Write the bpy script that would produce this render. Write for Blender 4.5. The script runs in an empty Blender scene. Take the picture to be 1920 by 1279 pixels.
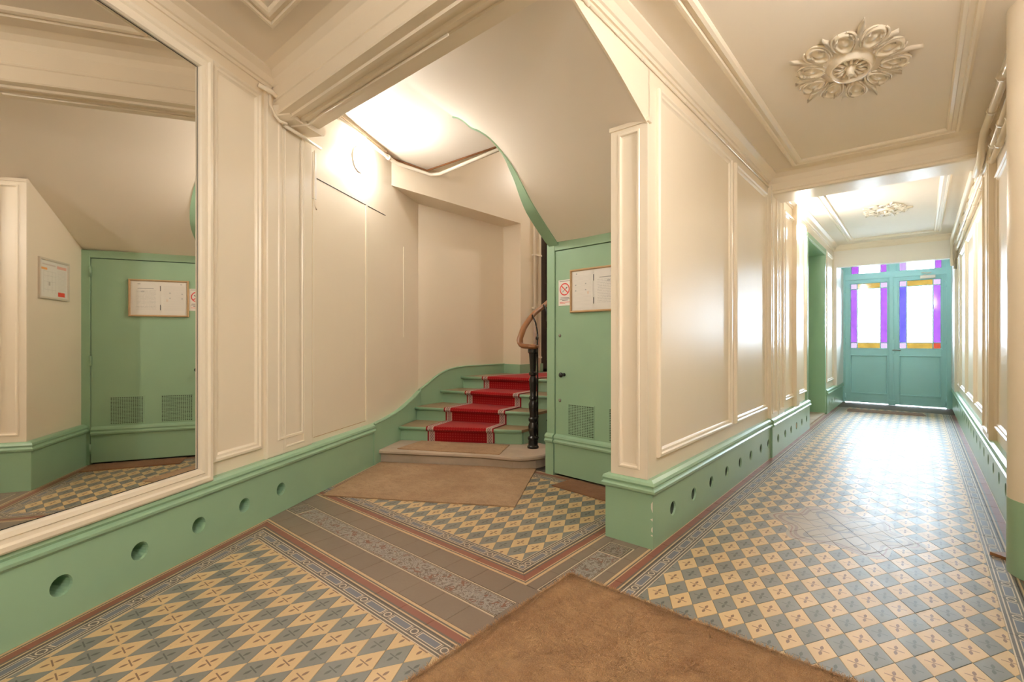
import bpy, math, random
from mathutils import Vector, Matrix
random.seed(7)
SC = bpy.context.scene
COL = SC.collection
# ------------------------------------------------------------------ camera
TH = math.atan2(765.0, 890.0)
cam_d = bpy.data.cameras.new('camera'); cam = bpy.data.objects.new('camera', cam_d); COL.objects.link(cam)
cam.location = (0, 0, 1.25); cam.rotation_euler = (math.pi/2, 0, TH)
cam_d.sensor_width = 36; cam_d.lens = 36*890/1920; cam_d.clip_start = .03; cam_d.clip_end = 200
SC.camera = cam
# ------------------------------------------------------------------ world (overcast daylight outside the street door)
SKY, EXPO = 31.0, 0.95
W = bpy.data.worlds.new('daylight'); SC.world = W; W.use_nodes = True
bg = W.node_tree.nodes['Background']; bg.inputs[0].default_value = (.72, .86, 1.0, 1); bg.inputs[1].default_value = SKY
# portal: guides sampling of that daylight through the glazed door (adds no light)
pd = bpy.data.lights.new('door_portal', 'AREA'); pd.shape = 'RECTANGLE'; pd.size = 1.6; pd.size_y = 1.8; pd.cycles.is_portal = True
po = bpy.data.objects.new('door_portal', pd); COL.objects.link(po); po.location = (-.38, 11.96, 1.95); po.rotation_euler = (-math.pi/2, 0, 0)
LAMP_STAIR, LAMP_CORR, FILL_HALL, FILL_NEAR, FILL_UP = 92.0, 122.0, 235.0, 104.0, 120.0  # hall, near and up belong to added lamps out of view
SC.view_settings.view_transform = 'Standard'; SC.view_settings.look = 'None'
SC.view_settings.exposure = EXPO; SC.view_settings.gamma = 1.0; SC.view_settings.use_curve_mapping = False
SC.cycles.use_denoising = True; SC.cycles.max_bounces = 10; SC.cycles.diffuse_bounces = 7; SC.cycles.glossy_bounces = 5
SC.cycles.transparent_max_bounces = 16; SC.cycles.sample_clamp_indirect = 6.0; SC.cycles.caustics_reflective = False
# ------------------------------------------------------------------ helpers: materials
class NT:
    def __init__(s, name):
        s.m = bpy.data.materials.new(name); s.m.use_nodes = True; s.t = s.m.node_tree; s.t.nodes.clear()
    def n(s, typ, **kw):
        nd = s.t.nodes.new(typ)
        for k, v in kw.items(): setattr(nd, k, v)
        return nd
    def put(s, inp, v):
        if hasattr(v, 'is_output') or isinstance(v, bpy.types.NodeSocket): s.t.links.new(v, inp)
        elif v is not None:
            if isinstance(v, (tuple, list)) and len(v) == 3 and inp.type == 'RGBA': v = (*v, 1)
            inp.default_value = v
    def op(s, o, a, b=None, c=None, clamp=False):
        nd = s.n('ShaderNodeMath', operation=o, use_clamp=clamp)
        s.put(nd.inputs[0], a)
        if b is not None: s.put(nd.inputs[1], b)
        if c is not None: s.put(nd.inputs[2], c)
        return nd.outputs[0]
    def band(s, x, a, b): return s.op('MULTIPLY', s.op('GREATER_THAN', x, a), s.op('LESS_THAN', x, b))
    def mix(s, f, a, b):
        nd = s.n('ShaderNodeMix', data_type='RGBA'); s.put(nd.inputs[0], f); s.put(nd.inputs[6], a); s.put(nd.inputs[7], b); return nd.outputs[2]
    def pos(s): return s.n('ShaderNodeNewGeometry').outputs['Position']
    def uv(s):
        sp = s.n('ShaderNodeSeparateXYZ'); s.t.links.new(s.n('ShaderNodeUVMap').outputs[0], sp.inputs[0]); return sp.outputs[0], sp.outputs[1]
    def noise(s, scale, vec=None, detail=3.0, rough=.55):
        nd = s.n('ShaderNodeTexNoise'); nd.inputs['Scale'].default_value = scale; nd.inputs['Detail'].default_value = detail
        nd.inputs['Roughness'].default_value = rough
        s.t.links.new(vec if vec is not None else s.pos(), nd.inputs['Vector']); return nd.outputs['Fac']
    def bump(s, h, strength, dist=.01):
        nd = s.n('ShaderNodeBump'); nd.inputs['Strength'].default_value = strength; nd.inputs['Distance'].default_value = dist
        s.t.links.new(h, nd.inputs['Height']); return nd.outputs[0]
    def out(s, color, rough=.5, spec=.5, metal=0.0, normal=None, coat=0.0, emit=None, estr=0.0, sheen=0.0):
        p = s.n('ShaderNodeBsdfPrincipled'); o = s.n('ShaderNodeOutputMaterial')
        s.put(p.inputs['Base Color'], color); s.put(p.inputs['Roughness'], rough); s.put(p.inputs['Specular IOR Level'], spec)
        s.put(p.inputs['Metallic'], metal); s.put(p.inputs['Coat Weight'], coat); s.put(p.inputs['Sheen Weight'], sheen)
        if normal is not None: s.t.links.new(normal, p.inputs['Normal'])
        if emit is not None: s.put(p.inputs['Emission Color'], emit); p.inputs['Emission Strength'].default_value = estr
        s.t.links.new(p.outputs[0], o.inputs[0]); return s.m
MATS = {}
def paint(name, c, rough=.4, var=.06, vs=2.5, bs=60, bst=.08, spec=.5, metal=0.0, coat=0.0):
    if name in MATS: return MATS[name]
    t = NT(name); f = t.noise(vs)
    d = tuple(max(0, x*(1-var)) for x in c); e = tuple(min(1, x*(1+var)) for x in c)
    col = t.mix(f, d, e)
    MATS[name] = t.out(col, rough, spec, metal, t.bump(t.noise(bs, detail=2), bst, .004), coat); return MATS[name]
CREAM = paint('cream_gloss_paint', (.855, .765, .63), .36, .03, 1.3, 25, .05)
CREAM2 = paint('cream_moulding_paint', (.865, .785, .66), .30, .03, 2, 40, .05)
CEIL = paint('ceiling_paint', (.87, .80, .71), .6, .025, 1.2, 30, .05)
WHITE = paint('white_gloss_paint', (.86, .83, .78), .35, .03)
GREEN = paint('green_gloss_paint', (.305, .490, .335), .33, .07, 3, 22, .10)
TEAL_HAZE = paint('hazed_green_door_paint', (.36, .67, .69), .38, .05, 2, 30, .06)  # green door paint with daylight haze put into the colour
STONE = paint('worn_limestone', (.46, .37, .29), .65, .30, 5, 60, .35)
IRON = paint('black_iron', (.012, .011, .010), .22, .2, 8, 40, .25)
WOOD = paint('handrail_oak', (.27, .115, .045), .32, .25, 9, 60, .08)
FRAMEWOOD = paint('pine_frame', (.55, .36, .19), .5, .2, 12)
TREADWOOD = paint('waxed_tread_wood', (.30, .215, .125), .42, .25, 7, 50, .1)
DARKDOOR = paint('dark_stained_wood', (.030, .018, .012), .30, .5, 14, 30, .4)
BLACK = paint('dark_void', (.006, .005, .004), .8, .2)
STEEL = paint('tarnished_steel', (.30, .28, .25), .35, .2, 12, metal=.9)
ALU = paint('pale_metal', (.72, .66, .58), .4, .05, metal=.3)
PAPER = paint('white_paper', (.82, .80, .77), .6, .03)
GROUT = paint('grout', (.13, .105, .085), .8, .3, 20)
DUCT = paint('dark_duct', (.05, .075, .055), .7, .3, 20)  # inside of the vent tubes, darker than the green rim
PAVE = paint('pale_pavement', (.5, .5, .5), .8, .1)
WHITECHIP = paint('chipped_plaster', (.85, .80, .72), .7, .1)

def tile_mat(name, base, mark, sp=.85):
    t = NT(name); a, b = t.uv(); A = t.op('ABSOLUTE', a); B = t.op('ABSOLUTE', b)
    line = t.op('MULTIPLY', t.op('LESS_THAN', B, .028), t.op('LESS_THAN', A, .50))
    q = t.op('DIVIDE', t.op('SUBTRACT', B, .21), .17)
    w = t.op('MULTIPLY', t.op('SUBTRACT', 1.0, t.op('MULTIPLY', q, q)), .115)
    leaf = t.op('LESS_THAN', A, w)
    f = t.op('MAXIMUM', line, leaf); f = t.op('MULTIPLY', f, .85)
    n1 = t.noise(3.0); n2 = t.noise(45)
    c = t.mix(n1, tuple(x*.86 for x in base), tuple(min(1, x*1.14) for x in base))
    c = t.mix(t.op('MULTIPLY', t.op('GREATER_THAN', n2, .66), .25), c, tuple(x*.6 for x in base))
    c = t.mix(f, c, mark)
    r = t.op('ADD', t.op('MULTIPLY', t.noise(7.0), .16), .375)
    # painted medallion in the middle of the near passage
    ps = t.n('ShaderNodeSeparateXYZ'); t.t.links.new(t.pos(), ps.inputs[0])
    X = t.op('DIVIDE', t.op('ADD', ps.outputs[0], .40), .44); Y = t.op('DIVIDE', t.op('SUBTRACT', ps.outputs[1], 3.82), .46)
    R_ = t.op('SQRT', t.op('ADD', t.op('MULTIPLY', X, X), t.op('MULTIPLY', Y, Y))); an = t.op('ARCTAN2', Y, X)
    rad = t.op('ADD', .86, t.op('MULTIPLY', t.op('COSINE', t.op('MULTIPLY', an, 6.0)), .12)); q2 = t.op('DIVIDE', R_, rad)
    med = t.mix(t.noise(14), (.33, .275, .215), (.40, .335, .265))
    med = t.mix(t.op('MULTIPLY', t.band(q2, .80, .86), .8), med, (.22, .16, .13)); med = t.mix(t.op('MULTIPLY', t.band(q2, .90, .93), .7), med, (.26, .12, .09))
    pet = t.op('ADD', .42, t.op('MULTIPLY', t.op('COSINE', t.op('MULTIPLY', an, 6.0)), .26)); med = t.mix(t.op('MULTIPLY', t.band(t.op('SUBTRACT', R_, pet), -.04, .05), .8), med, (.165, .165, .165))
    med = t.mix(t.band(R_, .10, .16), med, (.20, .19, .18))
    c = t.mix(t.op('LESS_THAN', q2, 1.0), c, med)
    return t.out(c, r, sp, 0, t.bump(t.noise(9.0, detail=2), .10, .006))
TCREAM = tile_mat('cream_encaustic_tile', (.60, .425, .225), (.115, .045, .030))
TGREY = tile_mat('slate_grey_encaustic_tile', (.185, .190, .175), (.055, .055, .055))

def border_mat():
    t = NT('patterned_border_tile'); u, d = t.uv()       # u in repeats along the border, d metres from the field edge
    fr = t.op('FRACT', u); n1 = t.noise(4.0)
    dark = t.mix(n1, (.090, .070, .058), (.130, .105, .085)); crm = (.56, .40, .23); wht = (.60, .50, .39); red = (.235, .070, .042)
    red = t.mix(n1, (.20, .058, .036), (.26, .085, .052)); blue = t.mix(n1, (.115, .125, .150), (.165, .180, .225))
    c = dark
    for a, b in ((0, .005), (.016, .0215), (.078, .084)): c = t.mix(t.band(d, a, b), c, wht)
    for a, b in ((.101, .109), (.160, .166), (.175, .190)): c = t.mix(t.band(d, a, b), c, crm)
    c = t.mix(t.band(d, .120, .160), c, red)
    c = t.mix(t.band(d, .027, .073), c, (.105, .085, .075))
    # blue block with pale outline
    blk = t.op('MULTIPLY', t.band(fr, .17, .83), t.band(d, .030, .070)); c = t.mix(blk, c, wht)
    blk = t.op('MULTIPLY', t.band(fr, .20, .80), t.band(d, .034, .066)); c = t.mix(blk, c, blue)
    # ring around the repeat's ends
    fx = t.op('MULTIPLY', t.op('SUBTRACT', t.op('FRACT', t.op('ADD', fr, .5)), .5), .195); dy = t.op('SUBTRACT', d, .050)
    r = t.op('SQRT', t.op('ADD', t.op('MULTIPLY', fx, fx), t.op('MULTIPLY', dy, dy)))
    c = t.mix(t.band(r, .013, .019), c, wht); c = t.mix(t.op('LESS_THAN', r, .011), c, (.13, .11, .10))
    ax = t.op('ABSOLUTE', fx); c = t.mix(t.op('MULTIPLY', t.band(ax, .0245, .028), t.band(d, .030, .070)), c, wht)
    rr = t.op('ADD', t.op('MULTIPLY', t.noise(7.0), .16), .375)
    return t.out(c, rr, .8, 0, t.bump(t.noise(9.0, detail=2), .10, .006))
BORDER = border_mat()
def slab_mat():
    t = NT('plain_taupe_tile'); n1 = t.noise(2.2); n2 = t.noise(60)
    c = t.mix(n1, (.185, .138, .108), (.25, .192, .152)); c = t.mix(t.op('MULTIPLY', n2, .25), c, (.12, .092, .074))
    return t.out(c, t.op('ADD', t.op('MULTIPLY', t.noise(6.0), .2), .26), .5, 0, t.bump(t.noise(12.0), .12, .006))
SLAB = slab_mat()
def orn_mat():
    # leaf scroll strip : u along (metres), d 0..1 across between pale lines
    t = NT('leaf_scroll_tile'); u, d = t.uv()
    v = t.n('ShaderNodeCombineXYZ'); t.put(v.inputs[0], t.op('MULTIPLY', u, 17.0)); t.put(v.inputs[1], t.op('MULTIPLY', d, 2.6))
    nz = t.n('ShaderNodeTexNoise'); nz.inputs['Scale'].default_value = 1.3; nz.inputs['Detail'].default_value = 2; nz.inputs['Distortion'].default_value = 3.2
    t.t.links.new(v.outputs[0], nz.inputs['Vector']); f = nz.outputs['Fac']
    n2 = t.noise(1.0, v.outputs[0], 2); 
    c = t.mix(t.band(f, .44, .56), (.150, .110, .088), (.285, .262, .250)); c = t.mix(t.band(f, .56, .62), c, (.37, .33, .30))
    c = t.mix(t.band(n2, .60, .66), c, (.20, .085, .055)); c = t.mix(t.op('GREATER_THAN', n2, .735), c, (.50, .36, .24))
    e = t.op('ABSOLUTE', t.op('SUBTRACT', d, .5))
    c = t.mix(t.op('GREATER_THAN', e, .385), c, (.085, .062, .050))
    c = t.mix(t.band(e, .400, .420), c, (.42, .33, .25)); c = t.mix(t.band(e, .452, .500), c, (.58, .47, .36))
    return t.out(c, .34, .5, 0, t.bump(t.noise(12.0), .12, .006))
ORN = orn_mat()
def box_mat():
    t = NT('framed_flower_tile'); u, d = t.uv()
    e = t.op('MAXIMUM', t.op('ABSOLUTE', t.op('SUBTRACT', u, .5)), t.op('ABSOLUTE', t.op('SUBTRACT', d, .5)))
    v = t.n('ShaderNodeCombineXYZ'); t.put(v.inputs[0], t.op('MULTIPLY', u, 5.0)); t.put(v.inputs[1], t.op('MULTIPLY', d, 5.0))
    n2 = t.noise(1.3, v.outputs[0], 2)
    c = t.mix(t.band(n2, .46, .58), (.105, .075, .058), (.24, .20, .18)); c = t.mix(t.op('GREATER_THAN', n2, .64), c, (.22, .09, .06))
    c = t.mix(t.op('GREATER_THAN', e, .35), c, (.085, .062, .050)); c = t.mix(t.band(e, .375, .40), c, (.45, .36, .27)); c = t.mix(t.op('GREATER_THAN', e, .465), c, (.58, .47, .36))
    return t.out(c, .34)
BOXT = box_mat()
def coir_mat(name, a, b, scale=1.0, dark=.5):
    t = NT(name); p = t.pos()
    mp = t.n('ShaderNodeMapping'); mp.inputs['Rotation'].default_value = (0, 0, -TH); mp.inputs['Scale'].default_value = (.35, 1.0, 1.0); t.t.links.new(p, mp.inputs[0]); q = mp.outputs[0]
    n1 = t.noise(2.6*scale, p, 4, .6); n2 = t.noise(260, p, 2); n3 = t.noise(55, q, 4, .75); n4 = t.noise(9, p, 3, .7)
    f = t.op('MULTIPLY', t.op('SUBTRACT', n1, .34), 3.0, clamp=True); c = t.mix(f, a, b)
    c = t.mix(t.op('MULTIPLY', t.op('MULTIPLY', t.op('SUBTRACT', n4, .42), 3.5, clamp=True), dark), c, tuple(x*.58 for x in a))
    c = t.mix(t.op('MULTIPLY', t.op('SUBTRACT', n3, .46), 3.2, clamp=True), c, t.mix(.5, c, tuple(x*.5 for x in a)))
    c = t.mix(t.op('MULTIPLY', t.op('SUBTRACT', n2, .45), 1.6, clamp=True), c, tuple(min(1, x*1.5) for x in b))
    return t.out(c, .95, .12, 0, t.bump(t.op('ADD', n2, n3), .9, .012), sheen=.15)
COIR1 = coir_mat('coir_golden', (.46, .245, .110), (.66, .42, .215), 1.0, .45)
COIR2 = coir_mat('coir_worn', (.40, .235, .125), (.56, .375, .225), .7, .3)
COIR3 = coir_mat('coir_rust', (.27, .115, .052), (.37, .185, .095), 1.0, .3)
COIR4 = coir_mat('coir_pinkish', (.30, .20, .17), (.38, .26, .22))
def carpet_mat():
    t = NT('red_stair_runner'); u, v = t.uv()            # u 0..1 across, v metres along
    x = t.op('ABSOLUTE', t.op('SUBTRACT', u, .5))
    dots = t.n('ShaderNodeTexVoronoi'); dots.inputs['Scale'].default_value = 1.0; dots.inputs['Randomness'].default_value = 0.0
    cv = t.n('ShaderNodeCombineXYZ'); t.put(cv.inputs[0], t.op('MULTIPLY', u, 26.0)); t.put(cv.inputs[1], t.op('MULTIPLY', v, 34.0)); t.t.links.new(cv.outputs[0], dots.inputs['Vector'])
    red = t.mix(t.op('MULTIPLY', t.op('LESS_THAN', dots.outputs['Distance'], .26), .8), (.29, .005, .008), (.43, .035, .030))
    cv2 = t.n('ShaderNodeCombineXYZ'); t.put(cv2.inputs[0], t.op('MULTIPLY', u, 60.0)); t.put(cv2.inputs[1], t.op('MULTIPLY', v, 60.0))
    br = t.n('ShaderNodeTexChecker'); br.inputs['Scale'].default_value = 1.0; t.t.links.new(cv2.outputs[0], br.inputs['Vector'])
    key = t.mix(br.outputs['Fac'], (.50, .34, .29), (.25, .17, .17))
    c = t.mix(t.op('GREATER_THAN', x, .39), red, (.52, .39, .33)); c = t.mix(t.band(x, .405, .462), c, key)
    c = t.mix(t.op('GREATER_THAN', x, .478), c, (.26, .012, .020))
    return t.out(c, .9, .15, 0, t.bump(t.noise(300, detail=1), .5, .004), sheen=.1)
CARPET = carpet_mat()
def print_mat(name, kind):
    t = NT(name); u, v = t.uv()
    c = (.82, .80, .77); c = t.mix(t.op('MULTIPLY', t.noise(6), .1), c, (.7, .68, .66))
    if kind == 'text':
        row = t.op('FRACT', t.op('MULTIPLY', v, 24.0)); cv = t.n('ShaderNodeCombineXYZ'); t.put(cv.inputs[0], t.op('MULTIPLY', u, 30.0)); t.put(cv.inputs[1], t.op('FLOOR', t.op('MULTIPLY', v, 24.0)))
        w = t.op('GREATER_THAN', t.noise(1.0, cv.outputs[0], 1), .44)
        body = t.op('MULTIPLY', t.band(u, .14, .86), t.band(v, .12, .74)); f = t.op('MULTIPLY', t.op('MULTIPLY', t.op('LESS_THAN', row, .34), w), body)
        c = t.mix(t.op('MULTIPLY', f, .38), c, (.25, .25, .28))
        c = t.mix(t.op('MULTIPLY', t.op('MULTIPLY', t.band(u, .22, .80), t.band(v, .765, .785)), .7), c, (.18, .18, .2))
        c = t.mix(t.op('MULTIPLY', t.op('MULTIPLY', t.band(u, .70, .80), t.band(v, .90, .935)), .6), c, (.35, .32, .3))
        c = t.mix(t.op('MULTIPLY', t.op('MULTIPLY', t.band(u, .56, .68), t.band(v, .66, .70)), .6), c, (.35, .35, .38))
    else:
        row = t.op('FRACT', t.op('MULTIPLY', v, 30.0)); f = t.op('MULTIPLY', t.op('LESS_THAN', row, .35), t.op('MULTIPLY', t.band(u, .10, .90), t.band(v, .08, .9)))
        c = t.mix(t.op('MULTIPLY', f, .16), c, (.3, .3, .33))
        p = t.noise(9, None, 2); c = t.mix(t.op('MULTIPLY', t.op('MULTIPLY', t.band(u, .2, .8), t.band(v, .38, .68)), t.op('MULTIPLY', t.op('GREATER_THAN', p, .56), .5)), c, (.75, .52, .38))
        for a, b in ((.14, .62), (.14, .47), (.62, .64), (.62, .48), (.18, .92)):
            c = t.mix(t.op('MULTIPLY', t.band(u, a, a+.06), t.op('MULTIPLY', t.band(v, b, b+.03), .7)), c, (.3, .33, .36))
    return t.out(c, .55)
PAGE_TEXT = print_mat('printed_notice_page', 'text'); PAGE_MAP = print_mat('printed_notice_diagram', 'map')
def plan_mat():
    t = NT('evacuation_plan_print'); u, v = t.uv()
    c = (.80, .78, .74)
    row = t.op('FRACT', t.op('MULTIPLY', v, 26.0)); c = t.mix(t.op('MULTIPLY', t.op('MULTIPLY', t.op('LESS_THAN', row, .3), t.op('MULTIPLY', t.band(u, .62, .95), t.band(v, .2, .8))), .3), c, (.45, .4, .4))
    for x in (.12, .27, .42, .55): c = t.mix(t.op('MULTIPLY', t.op('MULTIPLY', t.band(u, x, x+.012), t.band(v, .12, .72)), .5), c, (.5, .48, .46))
    for y in (.2, .42, .58, .7): c = t.mix(t.op('MULTIPLY', t.op('MULTIPLY', t.band(v, y, y+.012), t.band(u, .12, .56)), .5), c, (.5, .48, .46))
    c = t.mix(t.op('MULTIPLY', t.band(u, .30, .36), t.band(v, .32, .42)), c, (.5, .46, .42))
    c = t.mix(t.op('MULTIPLY', t.op('MULTIPLY', t.band(u, .08, .55), t.band(v, .87, .91)), .5), c, (.5, .35, .3))
    c = t.mix(t.op('MULTIPLY', t.band(u, .02, .25), t.band(v, .74, .80)), c, (.85, .38, .10))
    c = t.mix(t.op('MULTIPLY', t.band(u, .60, .96), t.band(v, .83, .91)), c, (.80, .42, .36))
    c = t.mix(t.op('MULTIPLY', t.band(u, .64, .90), t.band(v, .05, .17)), c, (.80, .07, .04))
    return t.out(c, .3)
PLAN = plan_mat()
REDINK = paint('red_sign_ink', (.72, .04, .035), .4, .05); DARKINK = paint('dark_print_ink', (.10, .10, .11), .5, .1); GREYINK = paint('grey_print_ink', (.42, .41, .42), .5, .1)
def glass(name, c, wob=False, fros=0.0):
    t = NT(name); o = t.n('ShaderNodeOutputMaterial'); tr = t.n('ShaderNodeBsdfTransparent'); gl = t.n('ShaderNodeBsdfGlossy'); gl.inputs['Roughness'].default_value = .08
    if wob:
        f = t.noise(11, None, 3); col = t.mix(f, tuple(x*.70 for x in c), tuple(min(1, x*1.25) for x in c))
    else: col = c
    t.put(tr.inputs[0], col)
    fr = t.n('ShaderNodeFresnel'); fr.inputs[0].default_value = 1.5; mx = t.n('ShaderNodeMixShader'); t.t.links.new(fr.outputs[0], mx.inputs[0])
    t.t.links.new(tr.outputs[0], mx.inputs[1]); t.t.links.new(gl.outputs[0], mx.inputs[2]); t.t.links.new(mx.outputs[0], o.inputs[0]); return t.m
def lit(r, g, b): k = SKY*2**EXPO; return tuple(min(1, math.sqrt(x/k)) for x in (r, g, b))
G_CLEAR = glass('clear_glass', (.95, .97, .97)); G_PURPLE = glass('purple_glass', lit(.85, .22, 1.15), True); G_BLUE = glass('violet_blue_glass', lit(.32, .24, 1.2), True)
G_AMBER = glass('amber_glass', lit(1.1, .62, .10), True); G_ROSE = glass('rosette_pale_glass', lit(1.3, .85, 1.2)); G_RED = glass('red_glass', lit(1.1, .14, .06)); G_MAG = glass('magenta_glass', lit(.80, .16, .95)); G_MILK = glass('milky_pink_glass', lit(1.0, .55, 1.0))
def mirror_mat():
    t = NT('mirror_silvering'); return t.out((.86, .84, .80), .015, .5, 1.0)
MIRROR = mirror_mat()
def lamp_mat(name, s):
    t = NT(name); return t.out((.9, .9, .88), .3, emit=(1.0, .95, .875), estr=s)
# ------------------------------------------------------------------ helpers: meshes
class MB:
    def __init__(s): s.v = []; s.f = []; s.mi = []; s.uv = {}
    def face(s, pts, uv=None, mi=0):
        i = len(s.v); s.v += [tuple(p) for p in pts]; s.f.append(tuple(range(i, i+len(pts)))); s.mi.append(mi)
        if uv: s.uv[len(s.f)-1] = uv
    def addm(s, vs, fs, mi=0):
        i = len(s.v); s.v += [tuple(p) for p in vs]
        for f in fs: s.f.append(tuple(i+k for k in f)); s.mi.append(mi)
    def box(s, x0, x1, y0, y1, z0, z1, M=None, mi=0):
        vs = [Vector((x, y, z)) for z in (z0, z1) for y in (y0, y1) for x in (x0, x1)]
        if M: vs = [M @ v for v in vs]
        s.addm(vs, [(0, 2, 3, 1), (4, 5, 7, 6), (0, 1, 5, 4), (2, 6, 7, 3), (0, 4, 6, 2), (1, 3, 7, 5)], mi); return s
    def bbox(s, x0, x1, y0, y1, z0, z1, b=.005, M=None, mi=0):
        # chamfered box
        vs = []; 
        for sx in (0, 1):
            for sy in (0, 1):
                for sz in (0, 1):
                    X, Y, Z = (x0, x1)[sx], (y0, y1)[sy], (z0, z1)[sz]; dx, dy, dz = (b, -b)[sx], (b, -b)[sy], (b, -b)[sz]
                    vs += [Vector((X, Y+dy, Z+dz)), Vector((X+dx, Y, Z+dz)), Vector((X+dx, Y+dy, Z))]
        if M: vs = [M @ v for v in vs]
        I = lambda sx, sy, sz, k: (sx*4+sy*2+sz)*3+k
        F = []
        for sx in (0, 1): q = [I(sx, 0, 0, 0), I(sx, 1, 0, 0), I(sx, 1, 1, 0), I(sx, 0, 1, 0)]; F.append(q if sx else q[::-1])
        for sy in (0, 1): q = [I(0, sy, 0, 1), I(0, sy, 1, 1), I(1, sy, 1, 1), I(1, sy, 0, 1)]; F.append(q if sy else q[::-1])
        for sz in (0, 1): q = [I(0, 0, sz, 2), I(1, 0, sz, 2), I(1, 1, sz, 2), I(0, 1, sz, 2)]; F.append(q if sz else q[::-1])
        for sx in (0, 1):
            for sy in (0, 1): F.append([I(sx, sy, 0, 0), I(sx, sy, 1, 0), I(sx, sy, 1, 1), I(sx, sy, 0, 1)])
            for sz in (0, 1): F.append([I(sx, 0, sz, 0), I(sx, 1, sz, 0), I(sx, 1, sz, 2), I(sx, 0, sz, 2)])
        for sy in (0, 1):
            for sz in (0, 1): F.append([I(0, sy, sz, 1), I(1, sy, sz, 1), I(1, sy, sz, 2), I(0, sy, sz, 2)])
        for sx in (0, 1):
            for sy in (0, 1):
                for sz in (0, 1): F.append([I(sx, sy, sz, 0), I(sx, sy, sz, 1), I(sx, sy, sz, 2)])
        s.addm(vs, F, mi); return s
    def prism(s, poly, z0, z1, mi=0, uvf=None):
        n = len(poly); vs = [(x, y, z0) for x, y in poly]+[(x, y, z1) for x, y in poly]
        s.addm(vs, [tuple(range(n))[::-1], tuple(range(n, 2*n))]+[(i, (i+1) % n, n+(i+1) % n, n+i) for i in range(n)], mi); return s
    def vprism(s, pts, nrm, t, mi=0):
        # polygon of 3d points thickened along nrm by t
        n = len(pts); nv = Vector(nrm)*t; vs = [Vector(p) for p in pts]+[Vector(p)+nv for p in pts]
        s.addm(vs, [tuple(range(n))[::-1], tuple(range(n, 2*n))]+[(i, (i+1) % n, n+(i+1) % n, n+i) for i in range(n)], mi); return s
    def sweep(s, prof, p0, p1, out, mi=0, caps=True, m0=0.0, m1=0.0):
        # profile [(d,z)] swept from p0 to p1 (xy); d along 'out'; m0/m1 shift ends by d*m (mitres)
        p0 = Vector((*p0, 0)); p1 = Vector((*p1, 0)); o = Vector((*out, 0)); al = (p1-p0).normalized(); n = len(prof)
        vs = [p0+o*d+al*(d*m0)+Vector((0, 0, z)) for d, z in prof]+[p1+o*d+al*(d*m1)+Vector((0, 0, z)) for d, z in prof]
        F = [(i, i+1, n+i+1, n+i) for i in range(n-1)]
        if caps: F += [tuple(range(n)), tuple(range(n, 2*n))[::-1]]
        s.addm(vs, F, mi); return s
    def tube(s, path, r, seg=10, mi=0, caps=True, rz=None):
        path = [Vector(p) for p in path]; rings = []
        for i, p in enumerate(path):
            t = (path[min(i+1, len(path)-1)]-path[max(i-1, 0)]).normalized()
            up = Vector((0, 0, 1)) if abs(t.z) < .95 else Vector((1, 0, 0))
            a = t.cross(up).normalized(); b = a.cross(t).normalized(); ra = r[i] if isinstance(r, (list, tuple)) else r; rb = rz if rz else ra
            rings.append([p+a*math.cos(2*math.pi*k/seg)*ra+b*math.sin(2*math.pi*k/seg)*rb for k in range(seg)])
        vs = [v for q in rings for v in q]; F = []
        for i in range(len(path)-1):
            for k in range(seg): F.append((i*seg+k, i*seg+(k+1) % seg, (i+1)*seg+(k+1) % seg, (i+1)*seg+k))
        if caps: F += [tuple(range(seg))[::-1], tuple(range((len(path)-1)*seg, len(path)*seg))]
        s.addm(vs, F, mi); return s
    def lathe(s, prof, M=None, seg=20, mi=0):
        # prof [(r,z)] around local z
        vs = []; F = []
        for r, z in prof:
            for k in range(seg): a = 2*math.pi*k/seg; vs.append(Vector((r*math.cos(a), r*math.sin(a), z)))
        if M: vs = [M @ v for v in vs]
        for i in range(len(prof)-1):
            for k in range(seg): F.append((i*seg+k, i*seg+(k+1) % seg, (i+1)*seg+(k+1) % seg, (i+1)*seg+k))
        F += [tuple(range(seg))[::-1], tuple(range((len(prof)-1)*seg, len(prof)*seg))]
        s.addm(vs, F, mi); return s
    def rectloop(s, O, U, V, N, u0, u1, v0, v1, prof, mi=0):
        # moulding round a rectangle: prof [(inset, height)]
        O, U, V, N = map(Vector, (O, U, V, N)); L = []
        for t, h in prof:
            L.append([O+U*a+V*b+N*h for a, b in ((u0+t, v0+t), (u1-t, v0+t), (u1-t, v1-t), (u0+t, v1-t))])
        vs = [v for q in L for v in q]; F = []
        for i in range(len(prof)-1):
            for k in range(4): F.append((i*4+k, i*4+(k+1) % 4, (i+1)*4+(k+1) % 4, (i+1)*4+k))
        s.addm(vs, F, mi); return s
    def mesh(s, name, mats, smooth=False):
        me = bpy.data.meshes.new(name); me.from_pydata(s.v, [], s.f)
        for m in (mats if isinstance(mats, (list, tuple)) else [mats]): me.materials.append(m)
        for p, i in zip(me.polygons, s.mi): p.material_index = i
        if s.uv:
            ul = me.uv_layers.new(name='UVMap')
            for pi, uvs in s.uv.items():
                p = me.polygons[pi]
                for k, li in enumerate(p.loop_indices): ul.data[li].uv = uvs[k]
        me.update()
        import bmesh
        bm = bmesh.new(); bm.from_mesh(me); bmesh.ops.remove_doubles(bm, verts=bm.verts, dist=1e-6) if smooth else None
        bmesh.ops.recalc_face_normals(bm, faces=bm.faces); bm.to_mesh(me); bm.free()
        if smooth:
            for p in me.polygons: p.use_smooth = True
            if smooth == 'auto': me.set_sharp_from_angle(angle=math.radians(38))
        return me
    def build(s, name, mats, parent=None, smooth=False): return obj(name, s.mesh(name, mats, smooth), parent)
def obj(name, me, parent=None):
    o = bpy.data.objects.new(name, me); COL.objects.link(o)
    if parent: o.parent = parent
    return o
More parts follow.
